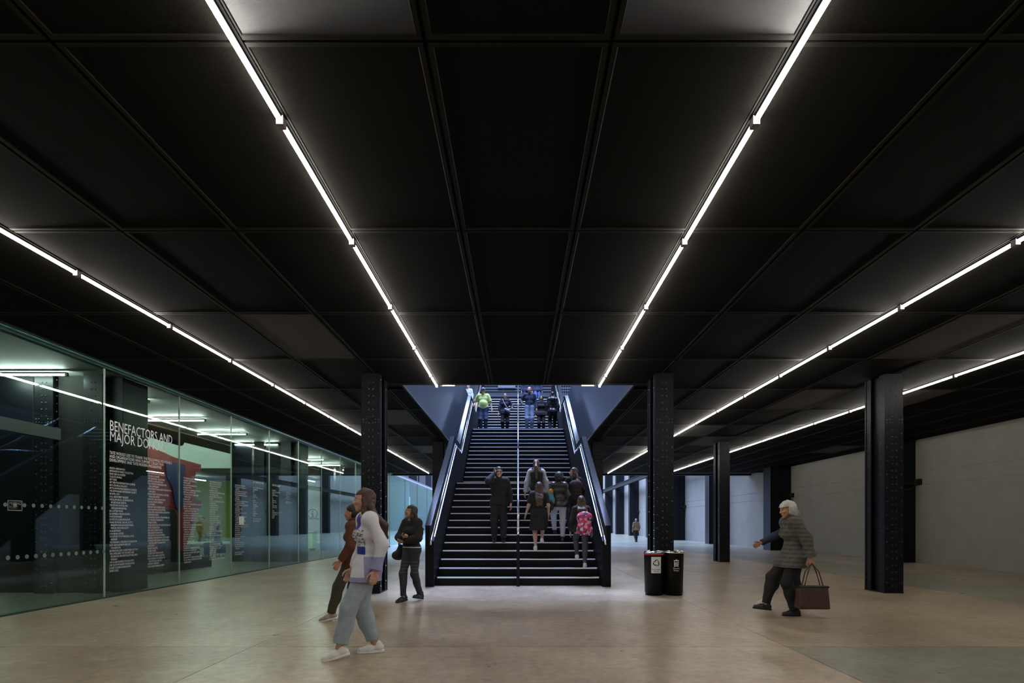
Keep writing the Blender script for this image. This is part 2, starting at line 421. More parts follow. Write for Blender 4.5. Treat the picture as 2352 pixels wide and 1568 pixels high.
# double columns standing inside the glazed room
ROOMCOL = [(10.1,'front-most pair beside the donor lettering'),(18.5,'middle pair behind the glazed wall'),(26.8,'farthest pair by the information point')]
for y, t in ROOMCOL:
    c = thing('paired_column', 'black riveted paired column, '+t, 'column', (-8.7, y, 0))
    for x in (-.18, .74):
        for k, n in (('flange_front','flange'),('head_plate','head_plate'),('flange_back','flange'),('web','web')):
            put(n, COLM[k], STEEL_BLK, c, loc=(x, 0, 0))
        stuff(put('rivets', COLM['rivets'], RIVET, c, loc=(x,0,0)))
    MB().box(-1.2, -.5, .15, .95, 0, CEIL-.02).build('casing', STEEL_BLK, c, bevel=.01)
    MB().box(.0, .56, .12, .6, 0, CEIL-.02).build('infill', VOID, c)
    MB().box(.92, 1.16, .2, .9, 0, CEIL-.02).build('casing', STEEL_BLK, c, bevel=.01)
# wall columns on the right
WC = [(18.2,'partly hidden by the nearest right-hand column'),(26.5,'behind the grey-haired walker'),(35,'just beyond the end of the low ceiling'),(43.3,'in the bluish daylit hall, right of the bins column'),(51.6,'in the daylit hall, hidden behind the column with the bins'),(59.9,'in the far hall beside the walking man in tan'),(68.2,'in the far hall, second from the end by the stairs'),(76.5,'in the far hall next to the stair balustrade')]
for i, (y, t) in enumerate(WC):
    x0 = 12.45; h = CEIL if y < 31 else 23
    c = thing('wall_column', 'dark steel wall column '+t, 'column', (x0, y, 0))
    MB().box(0, .95, .06, .72, 0, h).build('shaft', STEEL_BLK, c)
    MB().box(-.03, .35, 0, .06, 0, h).box(.55, .95, 0, .06, 0, h).build('front_plate', STEEL_BLK, c)
    MB().box(-.06, -.0, .0, .78, 0, h).build('side_plate', STEEL_BLK, c)
    rv = MB(); z = .2
    while z < min(h, 9):
        for x in (.06, .26): rivet(rv, (x, 0, z), (0,-1,0), .02)
        z += .3
    stuff(rv.build('rivets', STEEL_BLK, c))
    if y < 60:
        MB().box(.55, 1.0, -.12, .0, 2.62, 2.72).box(.82, 1.05, -.3, -.1, 2.6, 2.8).tube([(.3,-.05,2.5),(.45,-.12,2.42),(.7,-.14,2.45),(.85,-.14,2.6)], .025, 6).build('cable_bracket', VOID, c)
gb = thing('wall_girder', 'long dark horizontal girder running along the far hall columns', 'girder', (12.3, 33, 5.75))
MB().box(0, .1, 0, 70, 0, .5).build('web', STEEL_BLK, gb)
for z in (0, .46): MB().box(-.1, .15, 0, 70, z, z+.05).build('flange', STEEL_BLK, gb)
# far left hall side: glass box continues, columns above it
for i in range(9):
    y = 33+i*8.3
    c = thing('hall_column', 'dark tall column above the far glass box, %s from the low ceiling' % ORD[i], 'column', (-9.6, y, 4.35), 0, 'columns above the far glass box')
    MB().box(-.5, .3, 0, 4.6, 0, 18).build('shaft', mat('dark_violet_steel', (.02,.02,.035), .5), c)
    MB().box(.3, .36, .8, 1.0, 0, 18).build('edge_strip', STEEL_BLK, c)

# ------------------------------------------------------------------ fluorescent rows
tube_cache = {}
def tube_light(x, y0, y1, label, group, along='y', z=CEIL, cool=False):
    L = round(y1-y0, 3); key = (L, cool)
    if key not in tube_cache:
        tube_cache[key] = (MB().tube([(0,.03,0),(0,L-.03,0)], .0165, 12).mesh('tube'),
            MB().box(-.013,.013,0,L,.02,.04).box(-.03,.03,0,L,.034,.041).mesh('channel'),
            MB().box(-.024,.024,-.012,.03,-.03,.03).mesh('lamp_holder'))
    a, b, h = tube_cache[key]
    t = thing('ceiling_light', label, 'light', (x, y0, z-.041), 0, group)
    put('tube', a, TUBE_COOL if cool else TUBE_MAT, t, smooth=True); put('channel', b, CHANNEL, t)
    put('lamp_holder', h, HOLDER, t, loc=(0,.0,0)); put('lamp_holder', h, HOLDER, t, loc=(0,L-.018,0))
    return t
PIT = 1.6
def light_row(x, off, yend, nm):
    y = off-PIT*6; n = 0
    while y < yend-.2:
        y1 = min(y+PIT, yend)
        if y+PIT > 2.9+.3*0 and y1 > 2.9:
            lab = '%s lit tube from the front, %s' % (ORD[min(n,19)], nm); n += 1
            tube_light(x, y, y1, lab, 'tubes in the '+nm)
        elif y > -6:
            tube_light(x, y, y1, 'lit tube behind the viewpoint in the '+nm, 'tubes in the '+nm)
        y = y1
light_row(-1.64, 3.74, OPY, 'row ending above left of stairs')
light_row(1.64, 3.74, OPY, 'row ending above right of stairs')
light_row(-4.9, 4.4, 29.6, 'row passing the left column')
light_row(4.92, 3.74, 29.6, 'row passing the column behind the bins')
light_row(8.2, 3.74, 29.6, 'outermost right row near pale wall')
for s, nm in ((-1,'left'),(1,'right')):
    t = tube_light(0, 0, .3, 'short horizontal lit tube in the opening above the '+nm+' side of the stairs', 'tubes above the stair opening')
    t.location = (s*1.56 if s > 0 else -1.26, 10.96, CEIL); t.rotation_euler = (0,0,R(90))
for k in range(12):
    y = 9.88+2.18*(k-1)
    t = tube_light(0, 0, 1.52, 'crosswise lit tube in the glazed room, %s from the front' % ORD[k], 'crosswise tubes of the glazed room', cool=True)
    t.location = (-8.25, y, CEIL-.09); t.rotation_euler = (0,0,R(90))
for k in range(15):  # added out-of-sight tubes that brighten the pale bulkhead wall
    t = tube_light(0, 0, 1.52, 'added fill tube out of sight over the red booth, %s of its set' % ORD[k], 'added fill tubes over the booth', cool=True)
    t.location = (-13.2-3.4*(k % 3), 11+3.6*(k//3), 6.6)
for k, (x, y) in enumerate([(-20.5,30),(-19.5,32.2),(-14.5,30.2),(-13,33)]):
    t = tube_light(0, 0, 1.52, 'lit tube under the recess ceiling, %s from the lime wall' % ORD[k], 'tubes under the recess ceiling', cool=True)
    t.location = (x, y, 4.0)

# ------------------------------------------------------------------ glazed room on the left
struct(MB().box(-10.3, XG-.03, -8, 37, CEIL, CEIL+.06).build('ceiling_room', ROOM_CEIL))
struct(MB().box(-11.4, -10.3, -8, 37, CEIL-.04, CEIL+.3).build('trim_4', BROWN_SOFFIT))
struct(MB().box(-24, XG-.02, -8, 31, 7.0, 7.3).build('ceiling_room_high', PALE_GREEN))
struct(MB().box(-11.4, -11.2, -8, 31, CEIL+.06, 7.0).build('wall_bulkhead_side', PALE_GREEN))
struct(MB().box(-24, -11.4, 28, 28.3, 4.2, 7.0).build('wall_bulkhead', PALE_GREEN))
struct(MB().box(-24, -11.4, 28.3, 37, 4.2, 4.4).build('ceiling_recess', mat('dark_recess', (.03,.035,.03), .8)))
struct(MB().box(-24, -18.4, 36, 36.2, 0, 4.2).build('wall_lime', LIME))
wi = struct(MB().box(-18.4, XG-.05, 36, 36.2, 0, 4.2).build('wall_information', PALE_GREEN))
mb = MB()
for rr, zz in ((.33, 0),):
    n = 32
    for k in range(n):
        a, b = 2*math.pi*k/n, 2*math.pi*(k+1)/n
        mb.add([(-13.7+q*math.cos(t), 35.985, 1.97+q*math.sin(t)) for q, t in ((.29,a),(.33,a),(.33,b),(.29,b))], [(0,1,2,3)])
mb.box(-13.74,-13.66,35.98,35.99,1.76,2.04).box(-13.8,-13.66,35.98,35.99,2.0,2.04).box(-13.82,-13.58,35.98,35.99,1.74,1.78).box(-13.74,-13.66,35.98,35.99,2.1,2.18)
mb.build('information_symbol', mat('dark_grey_print', (.03,.03,.03), .6), wi)
mb = MB()
for k in range(24):
    x = -15+k*.11
    mb.box(x, x+.05, 35.98, 35.99, 1.6, 1.68)
stuff(mb.build('dot_band', MATS['dark_grey_print'], wi))
mb = MB()
for z in (2.28, 2.16, 2.06): mb.box(-15.0, -14.4, 35.97, 35.99, z, z+.05)
mb.build('notice_strip', mat('white_print', (.8,.8,.8), .6), wi)
# hung ducts over the booth
dt = thing('ceiling_duct', 'black tubular duct hung above the red booth', 'duct', (-12.0, 12, 4.3))
MB().tube([(0,0,.05),(0,3.5,0),(0,7.2,-.1)], .13, 12).build('duct_run', VOID, dt, smooth=True)
for y in (2, 4.2, 6.4): MB().tube([(0,y,0),(0,y,2.6)], .015, 6).build('hanger', VOID, dt)
for y in (4.2, 6.4): MB().box(-.9,.4,y-.03,y+.03,.16,.22).build('cross_bar', VOID, dt)
# glass panes
px = [XG*0]
pane_edges = [9.46+2.09*k for k in range(-5, 11)]
panes = []
for i, (a, b) in enumerate(zip(pane_edges, pane_edges[1:])):
    p = struct(MB().box(XG-.012, XG+.012, a+.004, b-.004, .02, CEIL-.09).build('window_%d' % (i+1), GLASS))
    MB().box(XG-.014, XG+.014, b-.0075, b+.0035, .02, CEIL-.09).build('joint', JOINT, p)
    panes.append((a, b, p))
hd = struct(MB().box(XG-.06, XG+.05, -1, 30.4, CEIL-.1, CEIL-.005).build('trim_5', TEAL_TRIM))
MB().tube([(XG+.07, -1, CEIL-.05), (XG+.07, 30.4, CEIL-.05)], .028, 10).build('header_tube', mat('teal_tube', (.05,.13,.12), .25, metal=.6), hd, smooth=True)
struct(MB().box(XG-.03, XG+.03, -1, 30.4, 0, .02).build('baseboard_left', TEAL_TRIM))
dr = struct(MB().box(XG-.05, XG+.05, 5.2, 8.5, 2.62, 2.8).build('trim_6', TEAL_BAR))
# far glass box wall beyond the low ceiling
for i in range(7):
    a = 30.4+4.2*i
    p = struct(MB().box(XG-.012, XG+.012, a+.01, a+4.19, .05, 4.15).build('window_%d' % (20+i), GLASS_FAR))
    MB().box(XG-.02, XG+.02, a-.03, a+.03, .05, 4.15).build('joint', mat('teal_mullion', (.06,.16,.18), .4), p)
struct(MB().box(XG-.05, XG+.05, 30.4, 60, 4.15, 4.23).build('trim_7', mat('pale_rail', (.6,.65,.75), .3, metal=.3)))
struct(MB().box(XG-.04, XG+.06, 30.4, 60, 0, .06).build('trim_8', MATS['pale_rail']))
fw = struct(MB().box(-9.4, -9.2, 30.4, 112, 0, 4.3).build('wall_glassbox_back', mat('pale_blue_wall', (.4,.48,.56), .7)))
MB().box(-9.2, -9.19, 30.4, 60, 0, 1.95).build('dado', mat('teal_dado', (.12,.3,.34), .6), fw)
for k in range(4):
    y = 35.2+k*3.3
    wn = MB().box(-9.2, -9.16, y, y+.9, 2.75, 3.65).build('window_opening', mat('dark_window_frame', (.03,.05,.07), .4), fw)
    MB().box(-9.16, -9.155, y+.2, y+.75, 2.85, 3.6).build('window_pane', mat('window_reflection_glow', (.7,.8,.8), .3, emit=(.8,.95,.95), estr=.55), wn)  # pane glow stands in for bright reflections
struct(MB().box(-10.4, XG+.0, 30.4, 112, 4.23, 4.35).build('ceiling_glassbox', mat('slate_top', (.15,.17,.2), .6)))
struct(MB().box(-10.4, -10.2, 31, 112, 4.35, 23).build('wall_hall_left', WHITE_WALL))

# ------------------------------------------------------------------ lettering on the glass
C1 = """ALIREZA ABRISHAMCHI
ABRISHAMCHI FAMILY COLLECTION
RAAD ZEID AL-HUSSEIN
OLGA DE AMARAL
ART FUND
ART MENTOR FOUNDATION LUCERNE
ARTS COUNCIL ENGLAND
ARTS & HUMANITIES RESEARCH COUNCIL
THE ARTWORKERS RETIREMENT SOCIETY
SIR PETR AVEN
AXEL VERVOORDT GALLERY
MIROSLAW BALKA, IN HONOUR OF
   SIR NICHOLAS SEROTA
THE ESTATE OF PETER AND
   CAROLINE BARKER-MILL
BIG LOTTERY FUND
BLOOMBERG PHILANTHROPIES
PONTUS BONNIER
ESTATE OF LOUISE BOURGEOIS
FRANK BOWLING, RACHEL SCOTT,
   BENJAMIN AND SACHA BOWLING,
   MARCIA AND IONA SCOTT
ALAN BOWNESS
IVOR BRAKA LIMITED
THE ESTATE OF DR MARCELLA LOUIS
   BRENNER
THE DEBORAH LOEB BRICE FOUNDATION
RORY AND ELIZABETH BROOKS
   FOUNDATION
BEATRICE BULGARI | IN BETWEEN ART FILM
THE CHAPLAINCY TO THE ARTS AND
   RECREATION IN NORTH EAST ENGLAND,
   DURHAM
THE CLORE DUFFIELD FOUNDATION
THE CLOTHWORKERS' FOUNDATION
R AND S COHEN FOUNDATION
SADIE COLES"""
C2 = """CONTEMPORARY ART SOCIETY
DOUGLAS S CRAMER
THE CRANFORD COLLECTION
DIMITRIS DASKALOPOULOS
TIQUI ATENCIO DEMIRDJIAN AND
   AGO DEMIRDJIAN
DEPARTMENT FOR BUSINESS, INNOVATION
   AND SKILLS
DEPARTMENT FOR DIGITAL, CULTURE,
   MEDIA AND SPORT
ANTHONY AND ANNE D'OFFAY
JOE AND MARIE DONNELLY
LONTI EBERS
MARYAM AND EDWARD EISLER
JOHN ELLERMAN FOUNDATION
CARLA EMIL AND RICHARD SILVERSTEIN
EUROPEAN UNION
MOHAMMED SHAWKY MOHAMMED ALI
DR. MICHAEL FOUNDATION
WENDY FISHER
FONDATION WALTER & NICOLE LEBLANC
FORD FOUNDATION
ERIC AND LOUISE FRANCK
FREELANDS FOUNDATION
THE ESTATE OF LUCIAN FREUD
FRIEDRICH FOUNDATION, STUTTGART
AMANDA AND GLENN FUHRMAN AND
   THE FLAG ART FOUNDATION
GAGOSIAN
FRANK GALLIPOLI
GEORG GEYER
GLADSTONE FOUNDATION
MOLLY AND ANNE GLIMCHER
NAN GOLDIN, IN HONOUR OF
   SIR NICHOLAS SEROTA
ANTONY GORMLEY
LYDIA AND MANFRED GORVY"""
C3 = """THE GRANVILLE-GROSSMAN BEQUEST
GUARANTY TRUST BANK PLC
AMECIA HANEY
PAUL HAMLYN FOUNDATION
HAUSER & WIRTH
THE ESTATE OF BARBARA HEPWORTH
HERITAGE LOTTERY FUND
THE HINTZE FAMILY CHARITABLE
   FOUNDATION
DAMIEN HIRST
DAVID HOCKNEY
ERIKA HOFFMANN-KOENIGE FOUNDATION
REBECCA HORN
TRUSTEES OF JANE HOWARTH OF
   HENDERSON'S WILL TRUST
MICHAEL AND ALI HUE-WILLIAMS
HUO FAMILY FOUNDATION (UK) LIMITED
IRAN HERITAGE FOUNDATION
THE J ISAACS CHARITABLE TRUST
JASMINE JAMES
PAMELA JOYNER AND ALFRED GIUFFRIDA
PETER AND MARIA KELLNER
J. PATRICK KENNEDY AND
   PATRICIA A. KENNEDY
CATHERINE LAGRANGE
AGNES AND EDWARD LEE
LEGACY TRUST UK
THE LEVERHULME TRUST
HENRY LUCE FOUNDATION
ANDREW LUCE
THE ESTATE OF SIR EDWIN MANTON
THE MANTON FOUNDATION
LORD AND ALPHA OF WEST GREEN
STEVE MCQUEEN
THE ANDREW W. MELLON FOUNDATION
THE PAUL MELLON CENTRE FOR STUDIES
   IN BRITISH ART"""
C4 = """THE LEADERSHIP AND MILLION
HENRY MOORE FOUNDATION
PRINCE JOHN VON NEUFFER
   CHARITABLE TRUST
ELISABETH MURDOCH
NATIONAL HERITAGE MEMORIAL FUND
THE NATIONAL TRUST
NEW CARLSBERG FOUNDATION
PARASOL
OUTSET CONTEMPORARY ART FUND
MAUREEN PALEY
CATHERINE PETITGAS
THE PACKARD FAMILY
MARIE-JOSEPHE SYBE
SIEGFRIED PITZ
FRANCES PINS
NEW WARNING ACADEMY
PEARL FOUNDATION
ROMAN HENRY COLLECTION
THE ESTATE OF COLIN AND
   EVELYN COCHRANE
EDWARD RUSCHA
KAVITA PAINTER
THE ESTATE OF SIMON SAINSBURY
BASSEM SAWIRIS
TATE AND BECK SHARP FUND
JACK SHEAR
LUO SHAW
MARY DREAMER
JAC SMITH AND LANDMARK
EDWARD AND MARYIN STARK
MARCUS AND AC STEINITZER
JOHN T CULVER
NINNIS PATRON
TABOO MARY COLEGY FOUNDATION
THE SIDE TRUST
TATE AFRICA ACQUISITIONS COMMITTEE"""
C5 = """TATE AMERICAS FOUNDATION
TATE ASIA-PACIFIC ACQUISITIONS
   COMMITTEE
TATE EUROPEAN COLLECTION CIRCLE
TATE INTERNATIONAL COUNCIL
TATE LATIN AMERICAN ACQUISITIONS
   COMMITTEE
TATE MEMBERS
TATE MIDDLE EAST AND NORTH AFRICA
   ACQUISITIONS COMMITTEE
TATE NORTH AMERICAN ACQUISITIONS
   COMMITTEE
TATE INTERNATIONAL
TATE PATRONS
TATE PHOTOGRAPHY ACQUISITIONS
   COMMITTEE
TATE RUSSIA AND EASTERN EUROPE
   ACQUISITIONS COMMITTEE
TATE SOUTH ASIA ACQUISITIONS
   COMMITTEE
TERRA FOUNDATION FOR AMERICAN ART
THE ESTATE OF MR DONALD THORNTON
MICHAEL TYLER
WALT THOMAS
V-A-C FOUNDATION
LUIS FOUNDATION
LESTER AND TO BARBARA WOLFE
NINA WALKER
WALES TRUST
JANE AND MICHAEL WILSON
THE LAURENCE FOUNDATION
MRS JANINE DU MOULIN AT
   ARGYLE ART

AND THOSE WHO WISH TO
REMAIN ANONYMOUS"""
C6 = """BANK OF AMERICA MERRILL LYNCH
BLOOMBERG LP
BMW
EY
HYUNDAI
CREDIT SUISSE
EY
LAZARD
MICROSOFT UK
SILVER LINES
SANTANDER BANK
SOTHEBY'S
STATE
BLACK TIE
QUAKER FOLK
UNIQLO

AND THOSE WHO WISH TO
REMAIN ANONYMOUS"""
C7 = """AMOREPACIFIC
BANK OF AMERICA MERRILL LYNCH
BLACKROCK
CLIFFORD CHANCE LLP
EY
HSBC
INSIGHT MEDIA
IMPERIAL GROUP
KPMG
THE DIG COMPANY
THE MIZUHO BANK
EY
MOODY'S
MORGAN STANLEY INVESTMENT BANK
THE TITANIUM GROUP
SKY NEWS
UBS ART"""
C8 = """ROTHSCHILD & CO
TIDE AND RED GIANT
TRELLIS
SUNSET GROUP
WINTON PLC

AND THOSE WHO WISH TO
REMAIN ANONYMOUS"""
TEXTS = []
def text_obj(body, size, sl, width=None, xs=1.0, wt=0.0):
    cu = bpy.data.curves.new('text', 'FONT'); cu.body = body; cu.size = size; cu.space_line = sl; cu.resolution_u = 2
    cu.offset = wt
    o = bpy.data.objects.new('text', cu); COL.objects.link(o)
    return o
def glass_text(body, size, sl, y, z, width=None, xs=.8, name='lettering'):
    o = text_obj(body, size, sl)
    TEXTS.append((o, y, z, width, xs, name))
ROWP = .0509
glass_text('BENEFACTORS AND', .262, 1, 9.56, 2.965, 1.72, name='heading_lettering')
glass_text('MAJOR DONORS', .262, 1, 9.56, 2.775, 1.54, name='heading_lettering')
glass_text('TATE WOULD LIKE TO THANK THE FOLLOWING INDIVIDUALS\nAND ORGANISATIONS WHO SUPPORT COLLECTION\nDEVELOPMENT AND TATE MODERN PROGRAMMES', .076, .87, 9.56, 2.545, 1.72, name='introduction_lettering')
for body, y in ((C1, 9.56), (C2, 10.55), (C3, 11.67), (C4, 12.66), (C5, 13.79)):
    glass_text(body, .05, ROWP/.05, y, 2.28, None, .72, 'names_lettering')
glass_text(C6, .05, ROWP/.05, 14.74, 2.28, None, .72, 'names_lettering')
glass_text(C7, .05, ROWP/.05, 15.88, 2.28, None, .72, 'names_lettering')
glass_text(C8, .05, ROWP/.05, 16.83, 2.28, None, .72, 'names_lettering')
glass_text('CORPORATE SUPPORTERS', .085, 1, 14.74, 2.42, .62, name='heading_lettering')
glass_text('CORPORATE MEMBERS', .085, 1, 15.88, 2.42, .55, name='heading_lettering')
glass_text('MEETING\nPOINT', .06, .95, 7.675, 1.575, .18, name='meeting_point_lettering')
BINTXT = [(text_obj('Recyclable\nWaste', .04, .95), 0), (text_obj('General\nWaste', .04, .95), 1)]
for o, _ in BINTXT: o.data.align_x = 'CENTER'
bpy.context.view_layer.update()
DG = bpy.context.evaluated_depsgraph_get()
def text_data(o):
    me = bpy.data.meshes.new_from_object(o.evaluated_get(DG)); n = len(me.vertices)
    co = np.empty(n*3, np.float32); me.vertices.foreach_get('co', co)
    return me, co.reshape(-1, 3)
for o, y, z, width, xs, name in TEXTS:
    me, co = text_data(o)
    if width: xs = width/max(1e-4, co[:,0].max()-co[:,0].min())
    out = np.stack([np.full(len(co), XG+.0145), y+co[:,0]*xs, z+co[:,1]], 1).astype(np.float32)
    me.vertices.foreach_set('co', out.ravel()); me.update(); me.materials.clear()
    par = [p for a, b, p in panes if a-.02 <= y < b-.02][0]
    put(name, me, mat('grey_vinyl', (.2,.21,.2), .6) if 'meeting' in name else WHITE_LETTER, par)
# manifestation dots on the first pane, meeting point frame
def disc(mb, y, z, r, n=14):
    mb.add([(XG+.0142, y+r*math.cos(2*math.pi*k/n), z+r*math.sin(2*math.pi*k/n)) for k in range(n)], [tuple(range(n))])
for a, b, p in panes:
    if a < 5 or b > 9.6: continue
    mb = MB(); y = a+.1
    while y < b-.05:
        disc(mb, y, 1.575, .03); disc(mb, y+.04, .82, .033); y += .148
    stuff(mb.build('dot_band', mat('frosted_dots', (.13,.19,.16), .7), p))
    if a < 7.7 < b:
        mb = MB(); y0, y1, z0, z1 = 7.65, 7.88, 1.49, 1.64
        for q in ((y0,y1,z0,z0+.012),(y0,y1,z1-.012,z1),(y0,y0+.012,z0,z1),(y1-.012,y1,z0,z1)):
            mb.box(XG+.0135, XG+.015, *q)
        mb.build('sign_frame', mat('grey_vinyl', (.2,.21,.2), .6), p)
# small paper notice on the pane
for a, b, p in panes:
    if a < 14.0 < b:
        MB().box(XG+.013, XG+.016, 14.0, 14.24, 1.28, 1.5).build('paper_notice', mat('notice_paper', (.75,.78,.76), .7), p)

# ------------------------------------------------------------------ red display booth
bo = thing('display_booth', 'big red and blue display booth on a black plinth behind the glass', 'booth', (-9.55, 12.2, 0))
MB().box(-1.2, 0, 0, 4.0, 0, .55).box(-1.2, .1, 0, 4.45, 0, .32).build('plinth', VOID, bo)
MB().prism_x([(0,.55),(3.35,.55),(3.9,1.55),(3.95,1.75),(4.15,1.8),(4.15,2.0),(3.85,2.05),(3.85,2.85),(4.15,2.9),(4.15,3.1),(2.9,3.16),(1.9,3.32),(0,3.3)], -1.15, -.05).build('carcass', RED, bo)
MB().prism_x([(.2,1.55),(1.6,1.55),(1.75,2.1),(.3,2.5),(.2,2.5)], -.05, -.02).build('applied_panel', CRIMSON, bo)
MB().prism_x([(.2,.62),(1.2,.62),(1.2,1.2),(.2,1.2)], -.05, -.02).build('applied_panel', CRIMSON, bo)
n = 18
def blob(cy, cz, ry, rz, rot=0):
    return [(cy+ry*math.cos(t)*math.cos(rot)-rz*math.sin(t)*math.sin(rot), cz+ry*math.cos(t)*math.sin(rot)+rz*math.sin(t)*math.cos(rot)) for t in [2*math.pi*k/n for k in range(n)]]
MB().prism_x(blob(1.5, 2.45, .26, .62, .55), -.05, -.005).build('applied_shape', BLUE, bo)
MB().prism_x(blob(1.35, 1.15, .42, .55), -.05, -.01).build('applied_shape', BLUE, bo)
MB().prism_x([(2.45,3.0),(3.3,3.0),(3.3,1.95),(3.1,1.65),(2.9,1.75),(2.75,2.3),(2.5,2.6)], -.05, -.01).build('applied_shape', BLUE, bo)
MB().prism_x([(2.2,.56),(2.95,.56),(2.95,1.5),(2.8,1.7),(2.4,1.7),(2.2,1.55)], -.05, -.01).build('doorway', VOID, bo)
MB().prism_x([(.2,1.25),(1.0,1.25),(1.0,1.5),(.2,1.5)], -.05, -.005).build('applied_shape', VOID, bo)
MB().tube([(.1, 2.2, 0), (.1, 2.2, .9)], .012, 6).build('barrier_post', STEEL_BLK, bo)
# lime information desk
dk = thing('information_desk', 'lime green information desk in front of the pale wall', 'desk', (-10.75, 26.0, 0))
LIME2 = mat('lime_laminate', (.5,.68,.12), .5)
MB().box(0, .85, 0, .6, .12, .92).build('front_panel', LIME2, dk, bevel=.01)
MB().box(-.35, .9, -.03, .65, .92, .97).build('desk_top', mat('white_laminate', (.75,.78,.74), .5), dk, bevel=.005)
for x in (.08, .72): MB().box(x, x+.05, .05, .55, 0, .12).build('foot', STEEL_BLK, dk)
mo = thing('desk_monitor', 'small dark screen standing on the lime desk', 'monitor', (-10.95, 26.3, .97))
MB().box(-.22,.22,0,.04,.12,.42).build('screen', VOID, mo, bevel=.005); MB().box(-.03,.03,.0,.03,.01,.14).build('stand', VOID, mo); MB().box(-.1,.1,-.05,.08,0,.012).build('foot', VOID, mo)
bn = thing('low_bench', 'long pale bench before the lime green wall', 'bench', (-15.6, 24, 0))
MB().box(-2.6, 2.6, 0, .6, .4, .5).build('seat', mat('pale_bench_top', (.45,.5,.52), .6), bn, bevel=.01)
for x in (-2.3, 0, 2.2): MB().box(x, x+.1, .05, .55, 0, .4).build('leg', STEEL_BLK, bn)
# ================================================================== people: implicit surfaces meshed with surface nets
def cap(a, b, ra, rb, flat=None, fe=False): return ('c', np.array(a, np.float32), np.array(b, np.float32), ra, rb, flat, fe)
def ell(c, r, rot=None): return ('e', np.array(c, np.float32), np.array(r, np.float32), rot)
def sdf_mesh(prims, vox, k=.04, cuts=(), noise=0., nf=22., seed=0, subs=()):
    lo = np.array([1e9]*3); hi = -lo
    for p in prims:
        if p[0] == 'c':
            r = max(p[3], p[4]); lo = np.minimum(lo, np.minimum(p[1], p[2])-r); hi = np.maximum(hi, np.maximum(p[1], p[2])+r)
        else:
            r = p[2].max(); lo = np.minimum(lo, p[1]-r); hi = np.maximum(hi, p[1]+r)
    lo -= 3*vox+k*.3; hi += 3*vox+k*.3
    n = np.ceil((hi-lo)/vox).astype(int)+1
    ax = [(lo[i]+vox*np.arange(n[i])).astype(np.float32) for i in range(3)]
    D = np.full(n, .3, np.float32)
    def ev(p, X, Y, Z):
        if p[0] == 'c':
            _, a, b, ra, rb, flat, fe = p
            ba = b-a; L2 = float(ba@ba)+1e-9
            px, py, pz = X-a[0], Y-a[1], Z-a[2]
            tu = (px*ba[0]+py*ba[1]+pz*ba[2])/L2; t = np.clip(tu, 0, 1)
            dx, dy, dz = px-t*ba[0], py-t*ba[1], pz-t*ba[2]
            if flat is not None:
                nv, s = flat; c = (dx*nv[0]+dy*nv[1]+dz*nv[2])*(s-1)
                dx, dy, dz = dx+nv[0]*c, dy+nv[1]*c, dz+nv[2]*c
            d = np.sqrt(dx*dx+dy*dy+dz*dz)-(ra+(rb-ra)*t)
            if fe: d = np.maximum(d, (tu-1)*math.sqrt(L2))
            return d
        _, c, r, rot = p
        px, py, pz = X-c[0], Y-c[1], Z-c[2]
        if rot is not None:
            q = [px*rot[0][i]+py*rot[1][i]+pz*rot[2][i] for i in range(3)]; px, py, pz = q
        k0 = np.sqrt((px/r[0])**2+(py/r[1])**2+(pz/r[2])**2)
        return (k0-1)*float(r.min())
    for p in prims:
        if p[0] == 'c': r = max(p[3], p[4])+k+2*vox; l = np.minimum(p[1], p[2])-r; h = np.maximum(p[1], p[2])+r
        else: r = p[2].max()+k+2*vox; l = p[1]-r; h = p[1]+r
        i0 = np.maximum(0, np.floor((l-lo)/vox).astype(int)); i1 = np.minimum(n, np.ceil((h-lo)/vox).astype(int)+1)
        sl = tuple(slice(a, b) for a, b in zip(i0, i1))
        d = ev(p, ax[0][sl[0]][:,None,None], ax[1][sl[1]][None,:,None], ax[2][sl[2]][None,None,:])
        E = D[sl]; hh = np.maximum(k-np.abs(E-d), 0)/k
        D[sl] = np.minimum(E, d)-hh*hh*k*.25
    X, Y, Z = ax[0][:,None,None], ax[1][None,:,None], ax[2][None,None,:]
    if noise:
        rg = np.random.RandomState(seed); N = 0
        for q in range(5):
            v = rg.normal(size=3)*np.array([.8,.8,1.3]); v = v/np.linalg.norm(v)*nf*rg.uniform(.6,2.0)
            N = N+np.sin(X*v[0]+Y*v[1]+Z*v[2]+rg.uniform(0,6))
        D = D+N*(noise/2.5)
    for c in cuts: D = np.maximum(D, c(X, Y, Z))
    for s in subs: D = np.maximum(D, -ev(s, X, Y, Z))
    return nets(D, lo, vox)
CORN = np.array([(i,j,k) for i in (0,1) for j in (0,1) for k in (0,1)])
EDG = [(a,b) for a in range(8) for b in range(a+1,8) if np.abs(CORN[a]-CORN[b]).sum() == 1]
